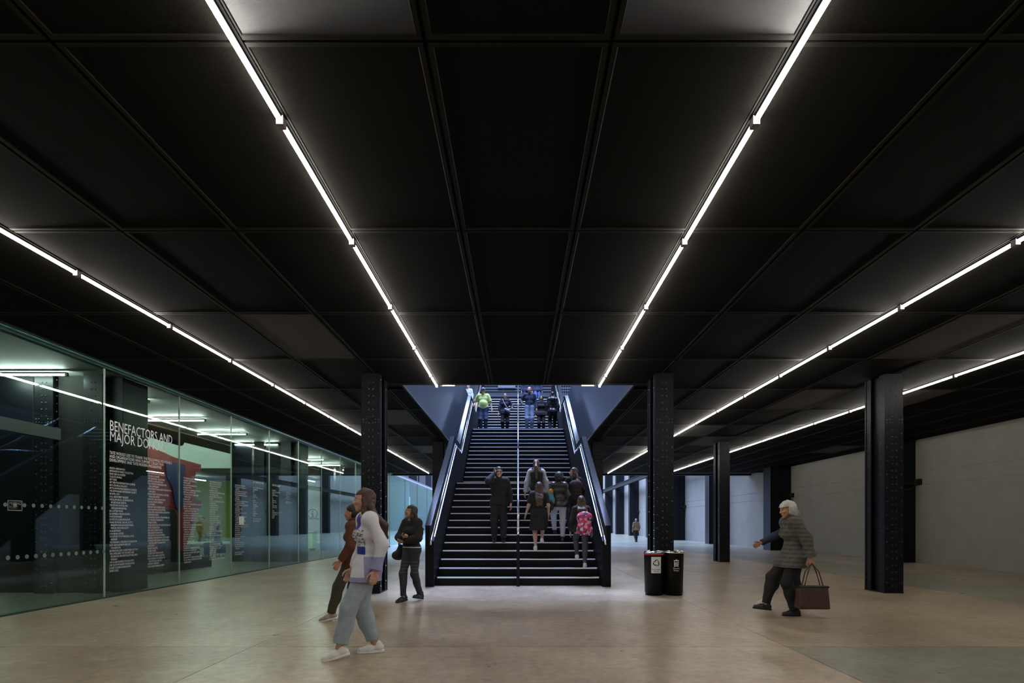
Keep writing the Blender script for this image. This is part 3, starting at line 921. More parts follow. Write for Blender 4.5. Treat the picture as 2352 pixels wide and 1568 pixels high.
def nets(D, lo, vox):
    S = D < 0; nx, ny, nz = D.shape
    cnt = np.zeros((nx-1,ny-1,nz-1), np.int8)
    for i,j,k in CORN: cnt += S[i:nx-1+i, j:ny-1+j, k:nz-1+k]
    act = np.argwhere((cnt > 0) & (cnt < 8))
    idx = -np.ones(cnt.shape, np.int64); idx[tuple(act.T)] = np.arange(len(act))
    V = np.stack([D[act[:,0]+i, act[:,1]+j, act[:,2]+k] for i,j,k in CORN], 1)
    P = np.zeros((len(act),3)); C = np.zeros(len(act))
    for a, b in EDG:
        m = (V[:,a] < 0) != (V[:,b] < 0)
        t = V[m,a]/(V[m,a]-V[m,b]+1e-12)
        P[m] += CORN[a]+t[:,None]*(CORN[b]-CORN[a]); C[m] += 1
    P = (P/C[:,None]+act)*vox+lo
    Q = []
    for axis in range(3):
        o1, o2 = [(1,2),(2,0),(0,1)][axis]
        sl0 = [slice(None)]*3; sl1 = [slice(None)]*3
        sl0[axis] = slice(0,-1); sl1[axis] = slice(1,None)
        A, B = S[tuple(sl0)], S[tuple(sl1)]
        e = np.argwhere(A != B)
        ok = (e[:,o1] > 0) & (e[:,o2] > 0) & (e[:,o1] < cnt.shape[o1]) & (e[:,o2] < cnt.shape[o2])
        e = e[ok]; inside = A[tuple(e.T)]
        def c(d1, d2):
            q = e.copy(); q[:,o1] -= d1; q[:,o2] -= d2; return idx[tuple(q.T)]
        q = np.stack([c(1,1), c(0,1), c(0,0), c(1,0)], 1)
        q[~inside] = q[~inside][:, ::-1]
        Q.append(q)
    return P.astype(np.float32), np.concatenate(Q) if Q else np.zeros((0,4), int)
def np_mesh(name, parts, mats, smooth=True):
    # parts: list of (verts, quads, material index or array)
    vs = np.concatenate([p[0] for p in parts]); off = 0; fs = []; mi = []
    for v, f, m in parts:
        fs.append(f+off); off += len(v); mi.append(np.broadcast_to(np.asarray(m), (len(f),)))
    fs = np.concatenate(fs); mi = np.concatenate(mi).astype(np.int32)
    me = bpy.data.meshes.new(name); me.vertices.add(len(vs)); me.vertices.foreach_set('co', vs.astype(np.float32).ravel())
    nf = len(fs); me.loops.add(nf*4); me.polygons.add(nf)
    me.loops.foreach_set('vertex_index', fs.astype(np.int32).ravel()); me.polygons.foreach_set('loop_start', np.arange(0, nf*4, 4, dtype=np.int32))
    for m in mats: me.materials.append(m)
    me.polygons.foreach_set('material_index', mi); me.polygons.foreach_set('use_smooth', np.ones(nf, bool))
    me.update(calc_edges=True)
    return me
def fcen(v, f): return v[f].mean(1)
def rotm(x=0, y=0, z=0): return np.array(Euler((x,y,z)).to_matrix())
# ---------------------------------------------------------------- templates: head, hand
def head_template(vox):
    pr = [ell((0,-.012,.028), (.074,.094,.088)), ell((0,.022,-.03), (.06,.072,.078)), ell((0,.045,-.078), (.036,.04,.034)), ell((0,.066,-.1), (.02,.02,.017)),
          cap((-.03,.074,.034),(.03,.074,.034),.014,.014), cap((0,.088,.018),(0,.108,-.022),.008,.0125), ell((-.012,.099,-.026),(.009,.01,.008)), ell((.012,.099,-.026),(.009,.01,.008)),
          ell((-.04,.068,-.02),(.022,.022,.02)), ell((.04,.068,-.02),(.022,.022,.02)),
          cap((-.017,.086,-.053),(.017,.086,-.053),.006,.006), cap((-.014,.086,-.063),(.014,.086,-.063),.0065,.0065),
          cap((0,-.015,-.05),(0,-.03,-.16),.05,.054)]
    subs = [ell((-.031,.1,.008),(.014,.014,.009)), ell((.031,.1,.008),(.014,.014,.009))]
    v, f = sdf_mesh(pr, vox, .016, subs=subs)
    ears = sdf_mesh([ell((-.075,-.008,-.005),(.011,.02,.031)), ell((.075,-.008,-.005),(.011,.02,.031))], vox, .005)
    eyes = sdf_mesh([ell((-.031,.082,.008),(.0125,.0125,.0115)), ell((.031,.082,.008),(.0125,.0125,.0115))], min(vox,.004), .002)
    iris = sdf_mesh([ell((-.031,.0905,.008),(.0072,.0052,.0072)), ell((.031,.0905,.008),(.0072,.0052,.0072))], min(vox*.5,.0018), .001)
    brow = sdf_mesh([cap((s*.018,.0895,.029),(s*.043,.08,.031),.004,.003) for s in (-1,1)], min(vox*.6,.0025), .002)
    c = fcen(v, f)
    lips = (np.abs(c[:,0]) < .024) & (c[:,1] > .082) & (c[:,2] < -.048) & (c[:,2] > -.07)
    return [(v, f, np.where(lips, 3, 0)), (ears[0], ears[1], 0), (eyes[0], eyes[1], 1), (iris[0], iris[1], 2), (brow[0], brow[1], 4)]
def hand_template(vox, curl):
    # wrist at origin, fingers along -z, palm normal +x side (palm faces -x), thumb forward +y
    pr = [cap((0,-.026,-.045),(0,-.028,-.085),.013,.012), cap((0,0,-.02),(0,.002,-.085),.016,.012), cap((0,.024,-.04),(0,.028,-.085),.013,.012), cap((0,0,.03),(0,0,-.03),.025,.02, (np.array((1.,0,0)), 1.3))]
    for y, l, r in ((.031,.072,.0088),(.010,.08,.009),(-.011,.074,.0087),(-.031,.058,.0076)):
        p = np.array((0,y*.95,-.085)); a = .12*0+curl*.35; segs = (.46,.32,.26)
        for q, s in enumerate(segs):
            d = np.array((-math.sin(a), y*.12, -math.cos(a))); e = p+d*l*s
            pr.append(cap(p, e, r*(1-.08*q), r*(.92-.08*q))); p = e; a += curl*.75
    t0 = np.array((-.004,.024,-.025)); t1 = t0+np.array((-.012,.03,-.028)); t2 = t1+np.array((-.012*curl-.004,.012,-.03)); t3 = t2+np.array((-.01*curl,-.002,-.024))
    pr += [cap(t0,t1,.014,.0115), cap(t1,t2,.0112,.0098), cap(t2,t3,.0098,.008)]
    return sdf_mesh(pr, vox, .009)
HEADS = {q: head_template(v) for q, v in (('hi',.0042),('lo',.0085))}
HANDS = {(q,c): hand_template(v, cu) for q, v in (('hi',.0042),('lo',.0065)) for c, cu in (('relax',.55),('fist',1.6))}
def ik(a, t, l1, l2, pole):
    a, t, pole = np.array(a, float), np.array(t, float), np.array(pole, float)
    d = t-a; L = np.linalg.norm(d); L2 = min(max(L, abs(l1-l2)+.02), (l1+l2)*.998); d = d/L
    t = a+d*L2; x = (l1*l1-l2*l2+L2*L2)/(2*L2); h = math.sqrt(max(l1*l1-x*x, 1e-6))
    p = pole-d*(pole@d); p = p/(np.linalg.norm(p)+1e-9)
    return a+d*x+p*h, t
SKINS = {}
def skin(tone):
    if tone not in SKINS:
        c = {'fair':(.56,.32,.23),'mid':(.42,.235,.155),'tan':(.5,.25,.15),'dark':(.1,.055,.04)}[tone]
        SKINS[tone] = mat('skin_'+tone, c, .55, noise=.12, nscale=30)
    return SKINS[tone]
EYEW = mat('eye_white', (.32,.3,.28), .4); EYED = mat('eye_dark', (.02,.015,.012), .2)
def cloth(name, c, noise=.18, ns=40, rough=.85, c2=None): return mat(name, c, rough, noise=noise, nscale=ns, bump=.25, bscale=180, col2=c2)
HAIRM = {n: mat('hair_'+n, c, .5, noise=.45, nscale=26, stretch=(3,3,.35)) for n, c in
    (('brown',(.075,.038,.02)),('dark',(.018,.013,.011)),('auburn',(.12,.055,.026)),('black',(.008,.007,.007)),('white',(.62,.58,.52)),('grey',(.3,.29,.28)),('fairbrown',(.19,.12,.07)))}
UPN = np.array((0,1.,0))
class Person:
    def __init__(s, label, loc, yaw, H=1.7, vox=.01, sex='f', tone='fair', pz=.93, lean=0, twist=0, feet=None, hands=None, poles=None, head=(0,0), fist=(False,False), build=1.0):
        s.vox = vox; q = 'hi' if vox < .0115 else 'lo'; s.sex = sex; s.q = q
        s.root = thing('person', label, 'person', loc, yaw); s.sc = H/1.70; s.root.scale = (s.sc,)*3
        s.tone = tone
        s.M = Matrix.Translation(Vector(loc)) @ Matrix.Rotation(yaw, 4, 'Z') @ Matrix.Scale(s.sc, 4)
        pel = np.array((0,0,pz)); T = rotm(-lean, 0, twist); s.T = T
        tp = lambda x, y, z: pel+T@np.array((x, y, z-.93)); s.tp = tp
        sw = .172 if sex == 'm' else .155
        s.sh = [tp(sw,0,1.385), tp(-sw,0,1.385)]
        s.hip = [pel+np.array((.085,0,-.03)), pel+np.array((-.085,0,-.03))]
        feet = feet or [(.09,0,.08,0),(-.09,0,.08,0)]
        hands = hands or [(.25,.04,.86),(-.25,.04,.86)]
        poles = poles or [(.35,-1,-.1),(-.35,-1,-.1)]
        s.kn=[];s.an=[];s.el=[];s.wr=[]; s.fp=[f[3] for f in feet]; s.fy=[(f[4] if len(f) > 4 else 0) for f in feet]
        for i in (0,1):
            k, a = ik(s.hip[i], feet[i][:3], .42, .415, (.12*(1-2*i),1,0)); s.kn.append(k); s.an.append(a)
            e, wv = ik(s.sh[i], hands[i], .285, .255, poles[i]); s.el.append(e); s.wr.append(wv)
        b = build; s.b = b
        m = sex == 'm'
        FL = (T@np.array((0,1.,0)), 1.0 if b > 1.1 else (1.14 if m else 1.24))
        s.torso = [cap(tp(-.068*b,0,.92), tp(.068*b,0,.92), .108*b, .108*b, FL), cap(tp(-.042,.0,1.08), tp(.042,0,1.08), (.108 if m else .094)*b, (.108 if m else .094)*b, FL),
            cap(tp(-.075,.0,1.25), tp(.075,0,1.25), .106 if m else .094, .106 if m else .094, FL), cap(tp(-sw+.045,0,1.385), tp(sw-.045,0,1.385), .056,.056),
            cap(tp(-.05,-.01,1.37), tp(.05,-.01,1.37), .074,.074, FL)]
        s.butt = [ell(tp(-.06,-.045,.9),(.08,.08,.088)), ell(tp(.06,-.045,.9),(.08,.08,.088))]
        if not m: s.torso += [ell(tp(x,.064,1.235),(.056,.05,.055)) for x in (-.064,.064)]
        elif b > 1.1: s.torso += [ell(tp(0,.07,1.06),(.13,.11,.14))]
        s.neck = [cap(tp(0,-.01,1.37), tp(0,.012,1.5), .056 if m else .048, .052 if m else .046)]
        s.hc = tp(0,.025,1.575); s.HR = T@rotm(-head[1],0,head[0])
        s.arms = []; s.legs = []
        for i in (0,1):
            s.arms += [cap(s.sh[i],s.el[i],.05 if m else .044,.038), cap(s.el[i],s.wr[i],.038,.026)]
            s.legs += [cap(s.hip[i]+np.array((.0,0,.0)),s.kn[i],.088*min(b,1.1),.055), cap(s.kn[i],s.an[i],.054,.037)]
            cm = s.kn[i]*.68+s.an[i]*.32; s.legs += [ell(cm+np.array((0,-.012,0)),(.047,.05,.09))]
        parts = []
        v, f = sdf_mesh(s.torso+s.butt+s.neck+s.arms+s.legs, max(vox*1.25,.011), .05); parts.append((v,f,0))
        hs = 1.0 if m else .96
        for v, f, mi in HEADS[q]: parts.append((((v*hs)@s.HR.T+s.hc).astype(np.float32), f, mi))
        for i in (0,1):
            v, f = HANDS[(q,'fist' if fist[i] else 'relax')]; v = v.copy()
            sx = 1
            if i == 0: sx = 1                      # right hand: palm faces -x
            else: v[:,0] *= -1; f = f[:, ::-1]
            d = s.wr[i]-s.el[i]; d = d/np.linalg.norm(d); zc = -d
            yv = np.array((0,1.,0))+.25*np.array((0,0,1.)); yv = yv-zc*(yv@zc)
            if np.linalg.norm(yv) < .2: yv = np.array((0,0,1.))-zc*zc[2]
            yv /= np.linalg.norm(yv); xv = np.cross(yv, zc)
            Rm = np.stack([xv,yv,zc],1); parts.append(((v@Rm.T*(1.04 if m else .95)+s.wr[i]).astype(np.float32), f, 0))
        sk = skin(tone)
        me = np_mesh('body', parts, [sk, EYEW, EYED, mat('lips_'+tone, tuple(a*b for a,b in zip((.85,.55,.55), sk.node_tree.nodes['Principled BSDF'].inputs[0].default_value[:3])), .5), HAIRM['dark']])
        put('body', me, None, s.root)
    def _inf(s, prims, o):
        out = []
        for p in prims:
            if p[0] == 'c': out.append(('c', p[1], p[2], p[3]+o, p[4]+o, p[5], p[6]))
            else: out.append(('e', p[1], p[2]+o, p[3]))
        return out
    def garment(s, name, prims, m, off=.015, k=.045, cuts=(), noise=.004, nf=24, label=None, fn=None, seed=3):
        v, f = sdf_mesh(s._inf(prims, off), s.vox, k, cuts, noise, nf, seed)
        mats = m if isinstance(m, list) else [m]; mi = 0
        if fn: mi = fn(fcen(v, f))
        o = put(name, np_mesh(name, [(v,f,mi)], mats), None, s.root)
        if label: o['label'] = label
        return o
    def limb(s, a, b, t, r0, r1):
        e = a+(b-a)*t; return cap(a, e, r0, r0+(r1-r0)*t, None, True)
    def trousers(s, m, off=.012, end=.93, name='trousers', flare=0., **kw):
        pr = [s.torso[0]]+s.butt
        for i in (0,1):
            pr += [cap(s.hip[i],s.kn[i],.09*min(s.b,1.1),.06+flare*.3), s.limb(s.kn[i],s.an[i],end,.06+flare*.4,.044+flare), s.legs[i*3+2]]
        pzc = s.tp(0,0,1.0)[2]
        return s.garment(name, pr, m, off, cuts=[lambda X,Y,Z: Z-pzc], **kw)
    def topg(s, m, off=.016, hem=.86, sleeve=1.0, name='jacket', neck=.075, flare=0., collar=False, **kw):
        pr = list(s.torso)+s.butt
        for i in (0,1):
            if sleeve > 0: pr += [cap(s.sh[i],s.el[i],.05,.043), s.limb(s.el[i],s.wr[i],sleeve,.043,.034)]
            else: pr += [s.limb(s.sh[i],s.el[i],1+sleeve,.064,.06)]
        if hem < .86:
            for i in (0,1):
                q = s.hip[i]; t = min(1,(q[2]-hem)/.42+.12); e = q+(s.kn[i]-q)*t*np.array((.8,.55,1)); pr.append(cap(q, e, .1, .105+flare))
            pr.append(cap(s.hip[0]*.5+s.hip[1]*.5, np.array((0, 0, hem)), .12, .115+flare))
        nc = s.tp(0,.015,1.475)
        cuts = [lambda X,Y,Z: hem-Z, lambda X,Y,Z: neck-np.sqrt((X-nc[0])**2+(Y-nc[1])**2+(Z-nc[2])**2)]
        o = s.garment(name, pr, m, off, cuts=cuts, **kw)
        if collar:
            a, b = s.tp(0,-.012,1.4), s.tp(0,.006,1.47)
            c2 = s.tp(0,.01,1.5)
            v, f = sdf_mesh([cap(a,b,.078,.07)], s.vox*.8, .02, subs=[cap(a-.0*b,b+(b-a),.058,.056)])
            put('collar', np_mesh('collar', [(v,f,0)], [collar if not collar is True else (m[0] if isinstance(m, list) else m)]), None, o)
        return o
    def shoes(s, m, sole, high=False, name='shoe'):
        for i in (0,1):
            Rf = rotm(-s.fp[i],0,s.fy[i]); o = s.an[i]-Rf@np.array((0,0,.08)); g = lambda x,y,z: o+Rf@np.array((x,y,z))
            sd = 1-2*i
            pr = [cap(g(0,-.045,.05),g(.004*sd,.06,.042),.038,.042), cap(g(.004*sd,.06,.035),g(.006*sd,.145,.028),.043,.034), cap(g(0,-.03,.06),g(0,-.02,.11 if high else .085),.04,.042)]
            n = Rf@np.array((0,0,1.)); cut = lambda X,Y,Z: .018-((X-o[0])*n[0]+(Y-o[1])*n[1]+(Z-o[2])*n[2])
            v, f = sdf_mesh(pr, min(s.vox,.009), .03, [cut])
            sh = put(name, np_mesh(name, [(v,f,0)], [m]), None, s.root)
            ps = [cap(g(0,-.05,.012),g(.004*sd,.06,.012),.04,.044), cap(g(.004*sd,.06,.012),g(.006*sd,.15,.012),.044,.034)]
            c2 = lambda X,Y,Z: np.maximum((X-o[0])*n[0]+(Y-o[1])*n[1]+(Z-o[2])*n[2]-.03, -((X-o[0])*n[0]+(Y-o[1])*n[1]+(Z-o[2])*n[2]))
            v, f = sdf_mesh(ps, min(s.vox,.008), .02, [c2])
            put('sole', np_mesh('sole', [(v,f,0)], [sole]), None, sh)
            if s.vox < .0095 and not high:
                mb = MB()
                for q in range(4):
                    y = .03+q*.022; h = .083-q*.007
                    mb.tube([g(-.024,y,h-.008),g(0,y+.004,h+.006),g(.024,y,h-.008)], .0035, 6)
                put('laces', mb.mesh('laces'), sole, sh)
    def hair(s, kind, hm, length=.3, back=.0, name='hair', out=.155):
        m = HAIRM[hm]; hs = 1.0 if s.sex == 'm' else .96
        H = lambda p: s.hc+s.HR@(np.array(p)*hs)
        vx = min(s.vox*.75, .009)
        if kind == 'short':
            v, f = sdf_mesh([ell((0,-.016,.034),(.084,.104,.096)), ell((0,-.03,-.012),(.08,.08,.076))], vx, .02, [lambda X,Y,Z: np.maximum(Y+.006-1.3*np.maximum(Z,0), -.075-Z)], .004, 60)
            parts = [((v*hs)@s.HR.T+s.hc, f, 0)]
        else:
            cutf = lambda X,Y,Z: np.minimum(np.minimum(Y-.02, .062-Z), .085-np.abs(X)) if kind != 'puff' else np.minimum(Y-.01, .05-Z)
            v, f = sdf_mesh([ell((0,-.016,.034),(.086,.106,.097)), ell((0,-.045,-.03),(.084,.07,.1))] if kind != 'puff' else [ell((0,-.02,.03),(.115,.125,.115)), ell((0,-.05,-.03),(.1,.09,.1))], vx, .03, [cutf], .005, 70)
            parts = [((v*hs)@s.HR.T+s.hc, f, 0)]
            if kind == 'long':
                pr = []
                for x in (-.065,-.03,.005,.04,.07):
                    a = H((x,-.065+.3*abs(x)*.6,-.02)); b0 = H((x*1.1,-.085,-.14)); c = np.array((b0[0], min(b0[1]-.02,-out)-back, b0[2]-length*.5)); e = np.array((b0[0]*.9, c[1]-back*.6-.015, b0[2]-length))
                    pr += [cap(a,b0,.036,.034), cap(b0,c,.034,.03), cap(c,e,.03,.012)]
                for x in (-.075,.075):
                    a = H((x,.005,.02)); b0 = H((x*1.05,.0,-.12)); e = np.array((b0[0]*1.15, b0[1]-.02-back, b0[2]-length*.7)); pr += [cap(a,b0,.018,.022), cap(b0,e,.024,.012)]
                v, f = sdf_mesh(pr, s.vox*.85, .03, (), .005, 45, 9); parts.append((v,f,0))
            if kind == 'pony':
                a = H((0,-.1,.06)); b0 = a+np.array((0,-.045,-.02)); c = a+np.array((0,-out+.04,-.17)); e = a+np.array((.01,-out+.02,-.12-length))
                v, f = sdf_mesh([cap(a,b0,.026,.036), cap(b0,c,.038,.045), cap(c,e,.045,.018)], s.vox*.85, .03, (), .005, 50, 5); parts.append((v,f,0))
        put(name, np_mesh(name, [(np.asarray(a, np.float32),b,c) for a,b,c in parts], [m]), None, s.root)
    def W(s, p): return s.M @ Vector(p)
    def headpt(s, p): return s.hc+s.HR@np.array(p)
def soft(name, label, cat, prims, m, vox, k=.03, P=None, cuts=(), noise=.003, fn=None, partname='shell', parts=()):
    # a soft object modelled in the wearer's frame, a thing of its own
    t = thing(name, label, cat)
    t.matrix_world = P.M
    v, f = sdf_mesh(prims, vox, k, cuts, noise, 30)
    mats = m if isinstance(m, list) else [m]
    put(partname, np_mesh(partname, [(v,f,fn(fcen(v,f)) if fn else 0)], mats), None, t)
    return t
WALKA = dict  # alias
def stride(f=.33, b=.36, near=0):
    # near=0: right foot forward
    A = (.085, f, .085, .18); B = (-.085, -b, .17, -.62)
    return [A, B] if near == 0 else [(.085,-b,.17,-.62), (-.085, f, .085, .18)]
blackc = cloth('black_cloth', (.011,.011,.012), .3)
WHITE_LEATHER = mat('white_trainer', (.75,.74,.72), .5); WHITE_SOLE = mat('white_rubber_sole', (.8,.79,.77), .6)
BLACK_LEATHER = mat('black_shoe_leather', (.012,.012,.012), .4); BLACK_SOLE = mat('black_rubber_sole', (.015,.015,.015), .7)
GREY_SHOE = mat('grey_trainer', (.34,.31,.28), .7)
def fx(x, d): return (x-VPX)/F*d
# 1 --- young woman in the white and blue sweatshirt
d = 5.36
p = Person('young woman striding left in white and blue sweatshirt and light jeans', (fx(842,d), d, 0), R(112), 1.67, .0065, 'f', 'fair', pz=.915,
    feet=[(.085,-.1,.08,0), (-.085,.27,.1,.22)], hands=[(.23,.12,.86),(-.25,-.06,.87)], head=(-.25,.02), twist=.12)
LJ = mat('light_wash_denim', (.36,.43,.5), .8, noise=.28, nscale=14, bump=.2, bscale=200)
p.trousers(LJ, .016, .86, 'jeans', flare=.012, noise=.005)
SW = [cloth('white_sweat_fleece', (.66,.65,.72), .08), cloth('royal_blue_fleece', (.02,.035,.33), .15), mat('sweatshirt_print', (.62,.6,.64), .8, col2=(.03,.03,.05), noise=1, nscale=26, stretch=(1,1,2.5), thr=(.44,.5)), cloth('lavender_fleece', (.3,.3,.5), .1)]
def swf(c):
    m = np.zeros(len(c), int)
    fr = c[:,1] > .03
    body = np.abs(c[:,0]) < .155
    m[(c[:,2] < 1.0) & (c[:,1] < .045)] = 3
    m[(c[:,2] < .8)] = 3
    m[(c[:,2] < .95) & (c[:,1] > .045) & (c[:,2] > .8)] = 0
    m[fr & (np.abs(c[:,0]) < .09) & (c[:,2] > 1.05)] = 1
    m[fr & body & (c[:,2] > 1.1) & (c[:,2] < 1.27)] = 2
    m[(c[:,2] > 1.02) & (c[:,2] < 1.1) & (c[:,1] > 0.03) & body] = 1
    return m
p.topg(SW, .016, .75, .97, 'sweatshirt', noise=.007, fn=swf, flare=.015, neck=.085)
p.shoes(WHITE_LEATHER, WHITE_SOLE); p.hair('long', 'brown', .24, .015)
# 2 --- companion in a brown jacket
d = 7.35
p = Person('walker in rust brown jacket and olive trousers behind the woman in white', (fx(812,d), d, 0), R(92), 1.6, .008, 'f', 'tan', pz=.895,
    feet=[(.085,-.2,.1,-.3), (-.085,.3,.09,.2)], hands=[(.24,.1,.87),(-.25,.12,.86)])
p.trousers(cloth('olive_cotton', (.055,.052,.028)), .014, .95)
p.topg(cloth('rust_brown_cloth', (.1,.028,.016)), .017, .78, .95, 'jacket', collar=True); p.shoes(GREY_SHOE, WHITE_SOLE); p.hair('short', 'dark')
# 3 --- woman with folded arms
d = 9.15
p = Person('woman in black jumper with folded arms and long dark hair left of the stairs', (fx(946,d), d, 0), R(148), 1.63, .0085, 'f', 'mid', pz=.925,
    feet=[(.05,.16,.085,.1), (-.07,-.14,.1,-.2)], hands=[(-.0,.2,1.13),(.02,.17,1.05)], poles=[(1,-.25,-.6),(-1,-.25,-.6)], head=(-.55,-.08), fist=(True,True))
DJ = mat('black_ripped_denim', (.028,.028,.04), .8, noise=.3, nscale=16)
def ripf(c): return ((c[:,1] > .02) & (np.abs(np.sin(c[:,2]*52)) > .93) & (c[:,2] > .46) & (c[:,2] < .72)).astype(int)
p.trousers([DJ, cloth('frayed_denim', (.07,.068,.075))], .006, .97, 'jeans', fn=ripf)
def stf(c): return ((c[:,2] < .965) & (np.abs(np.sin((c[:,2]-.93)*95)) > .6)).astype(int)
p.topg([blackc, cloth('white_rib', (.6,.6,.6))], .02, .925, .97, 'jumper', fn=stf)
p.shoes(BLACK_LEATHER, BLACK_SOLE, True, 'boot'); p.hair('long', 'dark', .34, .0)
t = soft('shoulder_bag', 'black slouchy bag on the arm of the woman with folded arms', 'bag', [cap((.27,.0,.95),(.29,.02,.8),.05,.085), cap((.27,-.09,.8),(.29,.1,.8),.07,.075)], blackc, .01, .05, p)
put('strap', MB().tube([(.27,-.06,.98),(.22,-.06,1.2),(.17,-.02,1.47),(.2,.06,1.25),(.27,.05,.98)], .012, 6).mesh('strap'), blackc, t)
# 4,5 --- grey-haired walker with brown bag, companion in navy
d = 8.35
p = Person('walker in navy coat and white shoes mostly hidden behind the grey-haired walker', (fx(1824,d), d, 0), R(90), 1.57, .009, 'm', 'tan', pz=.9,
    feet=[(.085,.45,.1,.2), (-.085,-.14,.08,0)], hands=[(.2,.56,1.03),(-.24,.05,.87)], head=(0,.1))
p.trousers(blackc, .014); p.topg(cloth('navy_wool', (.018,.022,.05)), .017, .78, .96, 'coat', collar=True); p.shoes(WHITE_LEATHER, WHITE_SOLE); p.hair('short', 'grey')
d = 7.72
p = Person('grey-haired walker in checked grey coat heading left with a brown bag', (fx(1822,d), d, 0), R(88), 1.66, .0075, 'f', 'tan', pz=.9, lean=.1,
    feet=[(.085,.36,.14,-.1), (-.085,.02,.08,0)], hands=[(.23,.0,.87),(-.27,-.12,.86)], head=(.05,.1), fist=(False,True))
CHK = bpy.data.materials.new('grey_check_wool'); CHK.use_nodes = True
_nt = CHK.node_tree; _b = _nt.nodes['Principled BSDF']; _b.inputs['Roughness'].default_value = .9
_tc = _nt.nodes.new('ShaderNodeTexCoord'); _w1 = _nt.nodes.new('ShaderNodeTexWave'); _w1.bands_direction = 'Z'; _w1.inputs['Scale'].default_value = 5.2; _w1.inputs['Distortion'].default_value = .6; _w1.inputs['Detail'].default_value = 3
_w2 = _nt.nodes.new('ShaderNodeTexWave'); _w2.bands_direction = 'DIAGONAL'; _w2.inputs['Scale'].default_value = 4
_mx = _nt.nodes.new('ShaderNodeMath'); _mx.operation = 'MULTIPLY_ADD'; _mx.inputs[1].default_value = .35
_rp = _nt.nodes.new('ShaderNodeValToRGB'); _rp.color_ramp.elements[0].color = (.05,.046,.041,1); _rp.color_ramp.elements[1].color = (.095,.089,.078,1); _rp.color_ramp.elements[1].position = 1.1 if False else 1
_nt.links.new(_tc.outputs['Object'], _w1.inputs['Vector']); _nt.links.new(_tc.outputs['Object'], _w2.inputs['Vector'])
_nt.links.new(_w2.outputs['Fac'], _mx.inputs[0]); _nt.links.new(_w1.outputs['Fac'], _mx.inputs[2]); _nt.links.new(_mx.outputs[0], _rp.inputs[0]); _nt.links.new(_rp.outputs[0], _b.inputs['Base Color'])
p.trousers(blackc, .016, .97); p.topg(CHK, .034, .7, .96, 'coat', noise=.008, flare=.03, collar=cloth('maroon_scarf', (.12,.03,.035)))
p.shoes(BLACK_LEATHER, BLACK_SOLE); p.hair('puff', 'white')
BAGB = mat('brown_bag_leather', (.075,.032,.024), .55, noise=.3, nscale=10)
t = thing('carrier_bag', 'brown boxy bag carried low by the grey-haired walker', 'bag'); t.matrix_world = p.M
put('shell', MB().add([(-.29+sx*(.07+.02*(1-q)), y, z) for z, q in ((.14,0),(.45,1)) for sx, y in ((-1,-.34+.02*q),(1,-.34+.02*q),(1,.09-.02*q),(-1,.09-.02*q))], [(3,2,1,0),(4,5,6,7),(0,1,5,4),(1,2,6,5),(2,3,7,6),(3,0,4,7)]).mesh('shell'), BAGB, t, bevel=.02)
put('top_flap', MB().box(-.365,-.215,-.33,.08,.435,.465).mesh('top_flap'), BLACK_LEATHER, t, bevel=.01)
for xx in (-.33, -.25): put('handle', MB().tube([(xx,-.26,.45),(xx,-.2,.66),(-.29,-.12,.78),(xx,-.05,.66),(xx,.0,.45)], .009, 6).mesh('handle'), BAGB, t)
# 6 --- man in tan jacket far away
d = 39
p = Person('distant man in tan jacket and flat cap walking away in the daylit hall', (fx(1461,d), d, 0), R(8), 1.7, .016, 'm', 'fair', pz=.915,
    feet=[(.085,.1,.08,0), (-.085,-.2,.1,-.3)])
p.trousers(blackc); p.topg(cloth('tan_cord', (.23,.13,.075)), .018, .84, .95, 'jacket', collar=True); p.shoes(BLACK_LEATHER, BLACK_SOLE); p.hair('short', 'grey')
# ---- lower flight
def onstair(d): return stair_at(d)
d = 12.6
p = Person('man all in black with glasses holding a phone to his ear on the stairs', (fx(1146,d), d, onstair(12.5)), R(180), 1.76, .0095, 'm', 'fair', pz=.93,
    feet=[(.1,-.02,.08,0),(-.1,-.02,.08,0)], hands=[(.115,.12,1.52),(-.27,.02,.87)], poles=[(.45,1,-.5),(-.35,-1,-.1)], head=(.12,0), fist=(True,False))
p.trousers(blackc, .02, .95); p.topg(blackc, .020, .84, .97, 'jacket', collar=True); p.shoes(BLACK_LEATHER, BLACK_SOLE); p.hair('short', 'dark')
mb = MB()
for sx in (-1, 1):
    c = [p.headpt((sx*.031+.022*math.cos(t)*1.05, .099, .006+.017*math.sin(t))) for t in [2*math.pi*q/10 for q in range(11)]]
    mb.tube(c, .0035, 5, False); mb.tube([p.headpt((sx*.053,.097,.008)), p.headpt((sx*.078,.0,.012))], .003, 5)
mb.tube([p.headpt((-.009,.1,.01)), p.headpt((.009,.1,.01))], .003, 5)
put('glasses', mb.mesh('glasses'), mat('glasses_frame', (.01,.01,.01), .3), p.root)
ph = thing('mobile_phone', 'dark phone held to the ear of the man in black', 'phone'); ph.matrix_world = p.M
q = p.wr[0]
put('case', MB().box(q[0]-.032,q[0]-.022,q[1]-.035,q[1]+.035,q[2]+.0,q[2]+.14).mesh('case'), VOID, ph, bevel=.003)
put('screen', MB().box(q[0]-.0335,q[0]-.032,q[1]-.031,q[1]+.031,q[2]+.01,q[2]+.13).mesh('screen'), mat('phone_glass', (.01,.01,.015), .1), ph)
def climb(d, lead=0):
    # feet for someone going up: one foot a step higher
    A = (.085,.3,.08+RIS,0); B = (-.085,.0,.09,-.25)
    return [A,B] if lead == 0 else [(.085,.0,.09,-.25), (-.085,.3,.08+RIS,0)]
